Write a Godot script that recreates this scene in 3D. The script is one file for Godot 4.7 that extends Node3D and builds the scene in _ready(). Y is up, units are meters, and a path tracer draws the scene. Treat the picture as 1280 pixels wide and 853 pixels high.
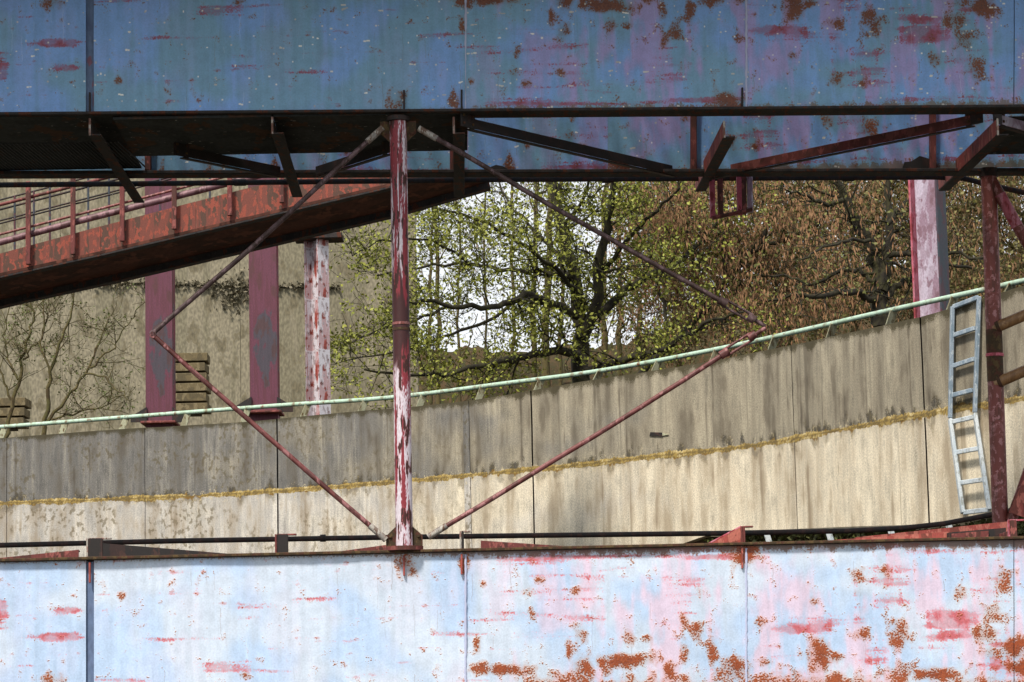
extends Node3D
# A rusting steel bridge with a diamond-braced post between two plate girders,
# in front of a curved concrete retaining wall with trees behind.

const F := 3400.0          # focal length in photo pixels (1280 x 853)
const CAM_Y := 1.6
var cam_basis := Basis()
var cam_pos := Vector3(0, CAM_Y, 0)
var g_origin := Vector3.ZERO
var g_right := Vector3.RIGHT
var g_back := Vector3.FORWARD
var M := {}
var used := {}

class Buf:
	var v := PackedVector3Array()
	var n := PackedVector3Array()
	var c := PackedColorArray()
	var u := PackedVector2Array()
	var i := PackedInt32Array()
	func mesh(with_color := false, with_uv := false) -> ArrayMesh:
		var a := []
		a.resize(Mesh.ARRAY_MAX)
		a[Mesh.ARRAY_VERTEX] = v
		a[Mesh.ARRAY_NORMAL] = n
		if with_color: a[Mesh.ARRAY_COLOR] = c
		if with_uv: a[Mesh.ARRAY_TEX_UV] = u
		a[Mesh.ARRAY_INDEX] = i
		var m := ArrayMesh.new()
		m.add_surface_from_arrays(Mesh.PRIMITIVE_TRIANGLES, a)
		return m

# ---------------------------------------------------------------- placing
func ray(px: float, py: float) -> Vector3:
	return cam_basis * Vector3((px - 640.0) / F, (426.5 - py) / F, -1.0)

func D(px: float, py: float, d: float) -> Vector3:      # on the upright plane d metres ahead
	var r := ray(px, py)
	return cam_pos + r * (d / -r.z)

func G(px: float, py: float, off := 0.0) -> Vector3:    # on the plane of the near girders, off metres behind
	var r := ray(px, py)
	var p0 := g_origin + g_back * off
	return cam_pos + r * ((p0 - cam_pos).dot(g_back) / r.dot(g_back))

func HY(px: float, py: float, y: float) -> Vector3:     # on the level plane at height y
	var r := ray(px, py)
	return cam_pos + r * ((y - cam_pos.y) / r.y)

# ---------------------------------------------------------------- objects
func numbered(called: String) -> String:
	var k: int = used.get(called, 0)
	used[called] = k + 1
	return called if k == 0 else "%s_%03d" % [called, k]

func thing(called: String, label: String, category: String, at: Vector3, group := "", kind := "") -> Node3D:
	var o := Node3D.new()
	o.name = numbered(called)
	add_child(o)
	o.position = at
	o.set_meta("label", label)
	o.set_meta("category", category)
	if group != "": o.set_meta("group", group)
	if kind != "": o.set_meta("kind", kind)
	return o

func origin_of(n: Node) -> Vector3:
	if n == self: return Vector3.ZERO
	return (n as Node3D).transform.origin + origin_of(n.get_parent())

func part(parent: Node, called: String, mesh: Mesh, mat: Material, label := "") -> MeshInstance3D:   # mesh in world coordinates
	var o := MeshInstance3D.new()
	o.name = called
	o.mesh = mesh
	o.material_override = mat
	parent.add_child(o, true)
	o.position = -origin_of(parent)
	if label != "": o.set_meta("label", label)
	return o

func block(parent: Node, called: String, xf: Transform3D, size: Vector3, mat: Material, label := "") -> MeshInstance3D:
	var b := chamfer_box(size, minf(0.006, minf(size.x, minf(size.y, size.z)) * 0.2))
	var o := MeshInstance3D.new()
	o.name = called
	o.mesh = b
	o.material_override = mat
	parent.add_child(o, true)
	xf.origin -= origin_of(parent)
	o.transform = xf
	if label != "": o.set_meta("label", label)
	return o

func structure(called: String, mesh: Mesh, mat: Material) -> MeshInstance3D:
	var o := part(self, numbered(called), mesh, mat)
	o.set_meta("kind", "structure")
	return o

func frame_along(a: Vector3, b: Vector3, up := Vector3.UP) -> Transform3D:
	var x := (b - a).normalized()
	var z := x.cross(up).normalized()
	var y := z.cross(x).normalized()
	return Transform3D(Basis(x, y, z), (a + b) * 0.5)

func beam(parent: Node, called: String, a: Vector3, b: Vector3, w: float, h: float, mat: Material, up := Vector3.UP, label := "") -> MeshInstance3D:
	return block(parent, called, frame_along(a, b, up), Vector3(a.distance_to(b), h, w), mat, label)

func bolt(parent: Node, p: Vector3, dir: Vector3, r := 0.012) -> void:
	part(parent, "bolt", tube([p - dir * 0.004, p + dir * 0.014], r, 6), M.moss_dirt)

func moved(xf: Transform3D, local: Vector3) -> Transform3D:
	return Transform3D(xf.basis, xf * local)

# ---------------------------------------------------------------- shapes
func tri(b: Buf, p: Vector3, q: Vector3, r: Vector3, nn: Vector3) -> void:
	var k := b.v.size()
	b.v.append(p); b.v.append(q); b.v.append(r)
	for j in 3: b.n.append(nn); b.u.append(Vector2.ZERO)
	if (q - p).cross(r - p).dot(nn) < 0.0: b.i.append_array([k, k + 1, k + 2])
	else: b.i.append_array([k, k + 2, k + 1])

func quad(b: Buf, p: Vector3, q: Vector3, r: Vector3, s: Vector3, nn: Vector3) -> void:
	tri(b, p, q, r, nn)
	tri(b, p, r, s, nn)

func chamfer_box(s: Vector3, c: float) -> ArrayMesh:
	var b := Buf.new()
	var h := s * 0.5
	for ax in 3:
		var e1 := (ax + 1) % 3
		var e2 := (ax + 2) % 3
		for sg in [-1.0, 1.0]:
			var nn := Vector3.ZERO
			nn[ax] = sg
			var pts := []
			for k in [[-1, -1], [1, -1], [1, 1], [-1, 1]]:
				var p := Vector3.ZERO
				p[ax] = h[ax] * sg
				p[e1] = (h[e1] - c) * k[0]
				p[e2] = (h[e2] - c) * k[1]
				pts.append(p)
			quad(b, pts[0], pts[1], pts[2], pts[3], nn)
		for s1 in [-1.0, 1.0]:            # bevel along axis ax
			for s2 in [-1.0, 1.0]:
				var pp := []
				for k in [[-1, 0], [1, 0], [1, 1], [-1, 1]]:
					var p := Vector3.ZERO
					p[ax] = (h[ax] - c) * k[0]
					p[e1] = (h[e1] - (0.0 if k[1] == 0 else c)) * s1
					p[e2] = (h[e2] - (c if k[1] == 0 else 0.0)) * s2
					pp.append(p)
				var nn := Vector3.ZERO
				nn[e1] = s1
				nn[e2] = s2
				quad(b, pp[0], pp[1], pp[2], pp[3], nn.normalized())
	return b.mesh()

func tube_into(b: Buf, pts: Array, radii: Array, segs: int, cap := true) -> void:
	var k0 := b.v.size()
	var ref := Vector3.UP
	var d0: Vector3 = (pts[1] - pts[0]).normalized()
	if absf(d0.dot(ref)) > 0.9: ref = Vector3.RIGHT
	var side := d0.cross(ref).normalized()
	var run := 0.0
	for j in pts.size():
		var d: Vector3
		if j == 0: d = d0
		elif j == pts.size() - 1: d = (pts[j] - pts[j - 1]).normalized()
		else: d = (pts[j + 1] - pts[j - 1]).normalized()
		side = (side - d * side.dot(d)).normalized()
		var up := d.cross(side)
		if j > 0: run += (pts[j] - pts[j - 1]).length()
		for s in segs + 1:
			var an := TAU * s / segs
			var nn := side * cos(an) + up * sin(an)
			b.v.append(pts[j] + nn * radii[j])
			b.n.append(nn)
			b.u.append(Vector2(float(s) / segs, run))
	for j in pts.size() - 1:
		for s in segs:
			var a := k0 + j * (segs + 1) + s
			var c := a + segs + 1
			b.i.append_array([a, c, a + 1, a + 1, c, c + 1])
	if cap:
		for e in [0, pts.size() - 1]:
			var ce := b.v.size()
			var nn: Vector3 = -d0 if e == 0 else (pts[e] - pts[e - 1]).normalized()
			b.v.append(pts[e]); b.n.append(nn); b.u.append(Vector2(0.5, 0))
			for s in segs + 1:
				b.v.append(b.v[k0 + e * (segs + 1) + s]); b.n.append(nn); b.u.append(Vector2(0.5, 0))
			for s in segs:
				if e == 0: b.i.append_array([ce, ce + 1 + s, ce + 2 + s])
				else: b.i.append_array([ce, ce + 2 + s, ce + 1 + s])

func tube(pts: Array, r: float, segs := 14) -> ArrayMesh:
	var b := Buf.new()
	var rr := []
	for p in pts: rr.append(r)
	tube_into(b, pts, rr, segs)
	return b.mesh(false, true)

func prism(poly: Array, thick: Vector3) -> ArrayMesh:      # a flat polygon (convex, 3D points) given thickness
	var b := Buf.new()
	var nn := -thick.normalized()
	var mid := Vector3.ZERO
	for p in poly: mid += p / poly.size()
	for k in range(1, poly.size() - 1):
		tri(b, poly[0], poly[k], poly[k + 1], nn)
		tri(b, poly[0] + thick, poly[k] + thick, poly[k + 1] + thick, -nn)
	for k in poly.size():
		var p: Vector3 = poly[k]
		var q: Vector3 = poly[(k + 1) % poly.size()]
		var en := (q - p).cross(thick).normalized()
		if en.dot((p + q) * 0.5 - mid) < 0: en = -en
		quad(b, p, q, q + thick, p + thick, en)
	return b.mesh()

# ---------------------------------------------------------------- textures
func noise_bytes(w: int, h: int, freq: float, sd: int, oct := 4, sx := 1, sy := 1, kind := FastNoiseLite.TYPE_SIMPLEX_SMOOTH, seamless := false) -> PackedByteArray:
	var fn := FastNoiseLite.new()
	fn.noise_type = kind
	fn.seed = sd
	fn.frequency = freq
	fn.fractal_octaves = oct
	fn.fractal_type = FastNoiseLite.FRACTAL_FBM
	var im: Image
	if seamless: im = fn.get_seamless_image(maxi(w / sx, 8), maxi(h / sy, 8))
	else: im = fn.get_image(maxi(w / sx, 4), maxi(h / sy, 4))
	im.convert(Image.FORMAT_L8)
	if sx != 1 or sy != 1: im.resize(w, h, Image.INTERPOLATE_BILINEAR)
	return im.get_data()

func ss(a: float, b: float, x: float) -> float:
	var t := clampf((x - a) / (b - a), 0.0, 1.0)
	return t * t * (3.0 - 2.0 * t)

func tex_of(w: int, h: int, data: PackedByteArray) -> ImageTexture:
	var im := Image.create_from_data(w, h, false, Image.FORMAT_RGB8, data)
	im.generate_mipmaps()
	return ImageTexture.create_from_image(im)

func put(data: PackedByteArray, k: int, c: Color) -> void:
	data[k * 3] = int(clampf(c.r, 0, 1) * 255.0)
	data[k * 3 + 1] = int(clampf(c.g, 0, 1) * 255.0)
	data[k * 3 + 2] = int(clampf(c.b, 0, 1) * 255.0)

# generic weathered paint: base, with patches of second and third colour, and fine grain
func paint_tex(sd: int, base: Color, second: Color, third: Color, t2: float, t3: float, sy := 4, size := 512, grain := 0.12) -> ImageTexture:
	var a := noise_bytes(size, size, 0.012, sd, 5, 1, sy, FastNoiseLite.TYPE_SIMPLEX_SMOOTH, true)
	var b := noise_bytes(size, size, 0.02, sd + 7, 5, 1, 2, FastNoiseLite.TYPE_SIMPLEX_SMOOTH, true)
	var g := noise_bytes(size, size, 0.12, sd + 13, 3, 1, 2, FastNoiseLite.TYPE_SIMPLEX_SMOOTH, true)
	var d := PackedByteArray()
	d.resize(size * size * 3)
	for k in size * size:
		var gr := g[k] / 255.0 - 0.5
		var c := base.lerp(second, ss(t2 - 0.04, t2 + 0.06, a[k] / 255.0 + gr * 0.12))
		c = c.lerp(third, ss(t3 - 0.03, t3 + 0.05, b[k] / 255.0 + gr * 0.2))
		put(d, k, c * (1.0 + gr * grain * 2.0))
	return tex_of(size, size, d)

func flecked(tex: ImageTexture, count: int, sd: int) -> ImageTexture:
	var im := tex.get_image()
	im.clear_mipmaps()
	var rng := RandomNumberGenerator.new()
	rng.seed = sd
	for k in count:
		var w := 2 if rng.randf() < 0.75 else 4
		im.fill_rect(Rect2i(rng.randi_range(1, im.get_width() - 5), rng.randi_range(1, im.get_height() - 3), w, 1 if rng.randf() < 0.7 else 2), Color(0.85, 0.84, 0.8) * rng.randf_range(0.5, 1.0))
	im.generate_mipmaps()
	return ImageTexture.create_from_image(im)

func mat_tri(tex: Texture2D, scale: float, rough := 0.7, metal := 0.0) -> StandardMaterial3D:
	var m := StandardMaterial3D.new()
	m.albedo_texture = tex
	m.uv1_triplanar = true
	m.uv1_world_triplanar = true
	m.uv1_scale = Vector3.ONE * scale
	m.roughness = rough
	m.metallic = metal
	return m

func mat_uv(tex: Texture2D, rough := 0.7, sx := 1.0, sy := 1.0) -> StandardMaterial3D:
	var m := StandardMaterial3D.new()
	m.albedo_texture = tex
	m.roughness = rough
	m.uv1_scale = Vector3(sx, sy, 1)
	return m

const GW := 2048
const GH := 384
const GX0 := -80.0        # the girder print covers photo x from GX0 to GX0 + GXW, and GT rows away from the inner edge
const GXW := 1440.0
const GT := 270.0

# rust spots [x, rows from inner edge, half width, half height, strength], and patches where undercoat shows
var rusts := [[672, 35, 7, 6, .75], [655, 48, 8, 8, .7], [717, 50, 7, 7, .65], [660, 75, 6, 9, .65], [720, 105, 9, 12, .8], [722, 145, 16, 16, .95],
	[772, 139, 34, 9, 1.2], [782, 110, 9, 12, .8], [803, 112, 8, 8, .7], [850, 92, 7, 10, .8], [865, 105, 9, 15, .9], [850, 128, 7, 16, .8], [884, 130, 9, 20, .85],
	[910, 152, 20, 15, 1.1], [945, 95, 7, 8, .7], [950, 145, 10, 7, .7], [1017, 140, 15, 22, 1.1], [1038, 142, 9, 8, .85], [1072, 112, 10, 9, .8], [1120, 115, 14, 20, .95],
	[1120, 160, 16, 12, 1.0], [1160, 164, 30, 9, 1.2], [1225, 117, 18, 11, .9], [1235, 90, 16, 12, .8], [1232, 140, 12, 10, .8], [1262, 135, 18, 18, 1.1], [1270, 158, 22, 10, 1.3],
	[1252, 50, 14, 16, .75], [1197, 65, 10, 10, .7], [1070, 40, 10, 9, .85], [1105, 38, 7, 14, .7], [1070, 62, 6, 7, .7], [1012, 70, 6, 10, .7], [650, 150, 14, 5, .95],
	[705, 125, 5, 16, .75], [830, 156, 10, 14, .9], [622, 146, 40, 7, 1.15], [596, 143, 14, 8, 1.0], [592, 114, 6, 12, .72], [150, 42, 5, 7, .75], [66, 144, 14, 8, .75], [302, 146, 8, 5, .7],
	[600, 40, 5, 5, .55], [700, 165, 60, 14, .8], [800, 170, 90, 14, .75], [1000, 175, 120, 16, .85], [1200, 190, 120, 22, .95], [505, 16, 12, 16, .62], [577, 14, 8, 16, .68],
	[112, 14, 3, 18, .9], [928, 8, 16, 16, 1.25], [1090, 200, 200, 30, .7], [870, 60, 5, 9, .55], [752, 150, 8, 10, .8], [1040, 165, 14, 8, .85]]
var reds := [[83, 60, 20, 9, 1.0], [75, 94, 34, 7, .8], [2, 60, 9, 22, .95], [70, 34, 34, 3, .7], [282, 136, 46, 9, .7], [385, 54, 38, 6, .5], [310, 75, 20, 3, .6], [330, 62, 50, 3, .55],
	[1000, 100, 46, 12, .9], [1183, 105, 38, 22, 1.15], [1085, 140, 20, 20, .7], [670, 104, 40, 5, .75], [760, 5, 150, 9, .85], [1180, 8, 110, 9, .8], [900, 10, 60, 12, .75], [660, 12, 60, 8, .6],
	[1070, 75, 10, 40, .55], [1110, 60, 30, 40, .5], [850, 60, 30, 36, .45], [700, 60, 60, 40, .4], [600, 75, 40, 20, .45], [540, 25, 16, 5, .7], [1250, 150, 30, 40, .75], [240, 100, 60, 3, .5],
	[40, 130, 26, 6, .6], [990, 150, 60, 16, .45], [560, 100, 60, 4, .5], [1230, 60, 40, 40, .5], [150, 150, 50, 4, .5]]

func girder_tex(paint_a: Color, paint_b: Color, paint_c: Color, red: Color, rust_a: Color, rust_b: Color, grime: Color, flecks: int, sd: int, rust_gain: float) -> ImageTexture:
	var fr := PackedFloat32Array()
	fr.resize(GW * GH)
	var fd := PackedFloat32Array()
	fd.resize(GW * GH)
	var kx := GW / GXW
	var ky := GH / GT
	for set_k in 2:
		for s in (rusts if set_k == 0 else reds):
			var cx: float = (s[0] - GX0) * kx
			var cy: float = s[1] * ky
			var hw: float = s[2] * kx * (1.0 if set_k == 0 else 0.75)
			var hh: float = s[3] * ky * (1.0 if set_k == 0 else 0.75)
			for y in range(maxi(0, int(cy - hh * 2.2)), mini(GH, int(cy + hh * 2.2) + 1)):
				for x in range(maxi(0, int(cx - hw * 2.2)), mini(GW, int(cx + hw * 2.2) + 1)):
					var ex := (x - cx) / hw
					var ey := (y - cy) / hh
					var q := exp(-(ex * ex + ey * ey) * 0.8) if set_k == 0 else exp(-(ex * ex * ex * ex + ey * ey * ey * ey) * 0.35)
					var k := y * GW + x
					if set_k == 0: fr[k] = maxf(fr[k], q * s[4])
					else: fd[k] = maxf(fd[k], q * s[4])
	var n1 := noise_bytes(GW, GH, 0.03, sd, 5)
	var n2 := noise_bytes(GW, GH, 0.0045, sd + 1, 3)
	var nv := noise_bytes(GW, GH, 0.05, sd + 2, 4, 1, 14)
	var nh := noise_bytes(GW, GH, 0.05, sd + 3, 4, 12, 1)
	var nf := noise_bytes(GW, GH, 0.22, sd + 4, 3)
	var nr := noise_bytes(GW, GH, 0.012, sd + 5, 4, 1, 2)
	var d := PackedByteArray()
	d.resize(GW * GH * 3)
	var relief := PackedByteArray()
	relief.resize(GW * GH)
	for y in GH:
		var t := y / ky
		for x in GW:
			var k := y * GW + x
			var px := x / kx + GX0
			var a1 := n1[k] / 255.0
			var a2 := n2[k] / 255.0
			var v := nv[k] / 255.0
			var hs := nh[k] / 255.0
			var f := nf[k] / 255.0
			var c := paint_a.lerp(paint_b, ss(0.35, 0.65, a2 * 0.86 + v * 0.14))
			# pinkish undercoat shines through on the right part, in run-down streaks
			var pinkish := ss(520.0, 760.0, px) * 0.75 + 0.12
			c = c.lerp(paint_c, pinkish * ss(0.42, 0.68, nr[k] / 255.0 * 0.74 + v * 0.26))
			c *= 1.0 + (v - 0.5) * 0.10 + (f - 0.5) * 0.11 + (a1 - 0.5) * 0.1
			# undercoat patches
			var rd := ss(0.45, 0.75, fd[k] * 0.8 + (hs - 0.5) * 1.1 + (f - 0.5) * 0.7 + (v - 0.5) * 0.4)
			rd = maxf(rd, ss(0.74, 0.86, hs * 0.6 + a1 * 0.45) * 0.4)
			c = c.lerp(red * (0.85 + 0.3 * f), rd * (0.45 + 0.5 * ss(0.3, 0.7, a1)))
			# dirt along the inner edge: ragged, grainy
			var gm := ss(0.55, 0.75, (1.0 - t / 15.0) * 0.62 + v * 0.5 * ss(300.0, 700.0, px) + (f - 0.5) * 0.4 + ss(1050.0, 1200.0, px) * 0.12)
			c = c.lerp(grime, gm * 0.75)
			# rust
			var rs := fr[k] * rust_gain + (a1 - 0.5) * 1.25 + (f - 0.5) * 1.1 - 0.02
			c = c.lerp(rust_b, ss(0.12, 0.6, fr[k] * rust_gain + (a1 - 0.5) * 0.8 + (v - 0.5) * 0.3) * 0.3)
			var rm := ss(0.42, 0.72, rs)
			c = c.lerp(rust_a.lerp(rust_b, ss(0.3, 0.7, f * 0.6 + a1 * 0.4)), rm * 0.95)
			put(d, k, c)
			relief[k] = int(clampf(0.45 + rm * (0.15 + f * 0.35) - rd * 0.12 + (a1 - 0.5) * 0.12, 0.0, 1.0) * 255.0)
	var rng := RandomNumberGenerator.new()
	rng.seed = sd
	for q in 170:                         # fine upright scratches and runs
		var sx := rng.randi() % GW
		var sy := rng.randi() % GH
		var tint := Color(0.9, 0.93, 0.98) if rng.randf() < 0.5 else grime
		var al := rng.randf_range(0.08, 0.32)
		for y in range(sy, mini(GH, sy + rng.randi_range(10, 70))):
			var k := y * GW + clampi(sx + int(sin(y * 0.11 + q) * 1.2), 0, GW - 1)
			var old := Color(d[k * 3] / 255.0, d[k * 3 + 1] / 255.0, d[k * 3 + 2] / 255.0)
			put(d, k, old.lerp(tint, al))
	for q in flecks:                      # pale specks of floating debris: irregular, most of them tiny
		var cx := rng.randf() * GW
		var cy := rng.randf() * GH
		var big := rng.randf()
		var n := 1 if big < 0.8 else rng.randi_range(2, 4)
		var tone := rng.randf_range(0.75, 1.06)
		var lean := rng.randfn() * 0.4
		for m in n:
			var ox := rng.randfn() * (0.4 + n * 0.7)
			var hw := rng.randf_range(0.5, 1.1) if n == 1 else rng.randf_range(1.0, 1.8)
			var hh := rng.randf_range(0.5, 1.1)
			for y in range(maxi(0, int(cy + ox * lean * 0.4 - hh)), mini(GH - 1, int(cy + ox * lean * 0.4 + hh)) + 1):
				for x in range(maxi(0, int(cx + ox - hw)), mini(GW - 1, int(cx + ox + hw)) + 1):
					put(d, y * GW + x, Color(0.93, 0.91, 0.87) * tone)
	var hm := Image.create_from_data(GW, GH, false, Image.FORMAT_L8, relief)
	hm.convert(Image.FORMAT_RGBA8)
	hm.bump_map_to_normal_map(1.6)
	hm.generate_mipmaps()
	last_relief = ImageTexture.create_from_image(hm)
	return tex_of(GW, GH, d)

var last_relief: ImageTexture
const CW := 2048
const CH := 288
# one half of a wall course: isotropic texels of about 8 x 3.5 mm, so noises are stretched to suit
func concrete_tex(sd: int, left: Color, right: Color, u0: float, u1: float, dark: Color, pale: Color, moss_top: float, crust_at_bottom: bool, lichen: float) -> ImageTexture:
	var n1 := noise_bytes(CW, CH, 0.022, sd, 5, 1, 3)
	var nv := noise_bytes(CW, CH, 0.018, sd + 1, 6, 1, 14)
	var nw := noise_bytes(CW, CH, 0.09, sd + 2, 4, 1, 22)
	var nf := noise_bytes(CW, CH, 0.35, sd + 3, 2, 1, 2)
	var nl := noise_bytes(CW, CH, 0.06, sd + 4, 3, 1, 2)
	var nb := noise_bytes(CW, CH, 0.004, sd + 5, 3)
	var d := PackedByteArray()
	d.resize(CW * CH * 3)
	var drip := PackedFloat32Array()
	drip.resize(CW)
	var rg := RandomNumberGenerator.new()
	rg.seed = sd
	var runs := []
	for q in 46: runs.append([rg.randf(), rg.randf_range(1.5, 7.0), rg.randf_range(0.2, 0.75)])
	if u0 > 0.4 and crust_at_bottom:
		for q in [[1010.0, 9.0, 1.0], [1003.0, 5.0, 0.8], [893.0, 5.0, 0.8], [745.0, 6.0, 0.8], [700.0, 8.0, 0.7], [1085.0, 5.0, 0.6], [1140.0, 6.0, 0.7]]: runs.append([wall_run(q[0]), q[1], q[2]])
	for q in runs:
		for x in range(maxi(0, int(q[0] * CW - q[1] * 3)), mini(CW, int(q[0] * CW + q[1] * 3))):
			drip[x] = maxf(drip[x], q[2] * exp(-pow((x - q[0] * CW) / q[1], 2.0)))
	for y in CH:
		var t := y / float(CH)
		var e := (1.0 - t) if crust_at_bottom else t
		for x in CW:
			var k := y * CW + x
			var u := lerpf(u0, u1, x / float(CW))
			var v := nv[k] / 255.0
			var w := nw[k] / 255.0
			var f := nf[k] / 255.0
			var a := n1[k] / 255.0
			var l := nl[k] / 255.0
			var c := left.lerp(right, ss(0.3, 0.62, u + (nb[k] / 255.0 - 0.5) * 0.3))
			c *= 1.0 + (w - 0.5) * 0.2 + (f - 0.5) * 0.42 + (a - 0.5) * 0.34
			c = c.lerp(dark, ss(0.42, 0.78, v * 0.42 + a * 0.4 + w * 0.2) * 0.62)
			c = c.lerp(pale, ss(0.52, 0.8, w * 0.35 + (1.0 - v) * 0.45 + (f - 0.5) * 0.4 + 0.1) * 0.3)
			c = c.lerp(Color(0.34, 0.30, 0.21), ss(0.61, 0.68, l + (f - 0.5) * 0.25) * lichen * (1.0 - ss(0.3, 0.6, u)) * ss(0.42, 0.62, nb[k] / 255.0 * 0.6 + a * 0.4))
			c = c.lerp(dark, ss(0.3, 0.75, drip[x] + (w - 0.5) * 0.5 + (f - 0.5) * 0.6 + (a - 0.5) * 0.6 - 0.1) * 0.5)
			c = c.lerp(Color(0.17, 0.15, 0.12), ss(0.80, 0.88, f * 0.8 + l * 0.25) * 0.6)     # pores
			var m := ss(0.42, 0.6, (1.0 - t / 0.16) * 0.8 * moss_top + (v - 0.5) * 0.35 + (a - 0.5) * 0.5 + (f - 0.5) * 0.6)
			c = c.lerp(Color(0.22, 0.195, 0.11), m * 0.75 * moss_top)
			var cr := ss(0.50, 0.66, (1.0 - e / 0.2) * 0.7 + (a - 0.5) * 1.3 + (f - 0.5) * 0.8)
			c = c.lerp(Color(0.22, 0.215, 0.21).lerp(Color(0.38, 0.33, 0.2), l), cr * (0.85 if crust_at_bottom else 0.4))
			var ch := ss(0.56, 0.66, (1.0 - e / 0.13) * 0.42 + (l - 0.5) * 1.1 + (f - 0.5) * 0.9 + 0.08)
			c = c.lerp(Color(0.80, 0.74, 0.60), ch * 0.85)
			var oc := ss(0.52, 0.66, (1.0 - e / 0.075) * 0.6 + (a - 0.5) * 0.9 + (l - 0.5) * 0.5 + 0.12)
			c = c.lerp(Color(0.58, 0.44, 0.17).lerp(Color(0.36, 0.26, 0.11), f), oc * 0.9)
			put(d, k, c)
	return tex_of(CW, CH, d)

func post_tex() -> ImageTexture:         # round post: red lead over white over rust; a bare maroon belt at mid height
	var w := 256
	var h := 1024
	var a := noise_bytes(w, h, 0.02, 301, 5, 1, 8)
	var b := noise_bytes(w, h, 0.03, 302, 5, 1, 3)
	var f := noise_bytes(w, h, 0.15, 303, 3, 1, 2)
	var d := PackedByteArray()
	d.resize(w * h * 3)
	for y in h:
		var t := y / float(h)
		for x in w:
			var k := y * w + x
			var ff := f[k] / 255.0
			var aa := a[k] / 255.0
			var bb := b[k] / 255.0
			var c := Color(0.53, 0.16, 0.20).lerp(Color(0.82, 0.78, 0.81), ss(0.5, 0.6, aa + (ff - 0.5) * 0.25 + 0.04))
			c = c.lerp(Color(0.78, 0.40, 0.44), ss(0.55, 0.7, bb) * 0.5)
			c = c.lerp(Color(0.24, 0.09, 0.06), ss(0.60, 0.66, bb * 0.8 + ff * 0.22))
			var belt := 1.0 - absf(t - 0.475) / 0.15
			c = c.lerp(Color(0.24, 0.085, 0.085), ss(0.35, 0.55, belt + (aa - 0.5) * 0.9))
			put(d, k, c * (0.88 + 0.24 * ff))
	return tex_of(w, h, d)

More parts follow.
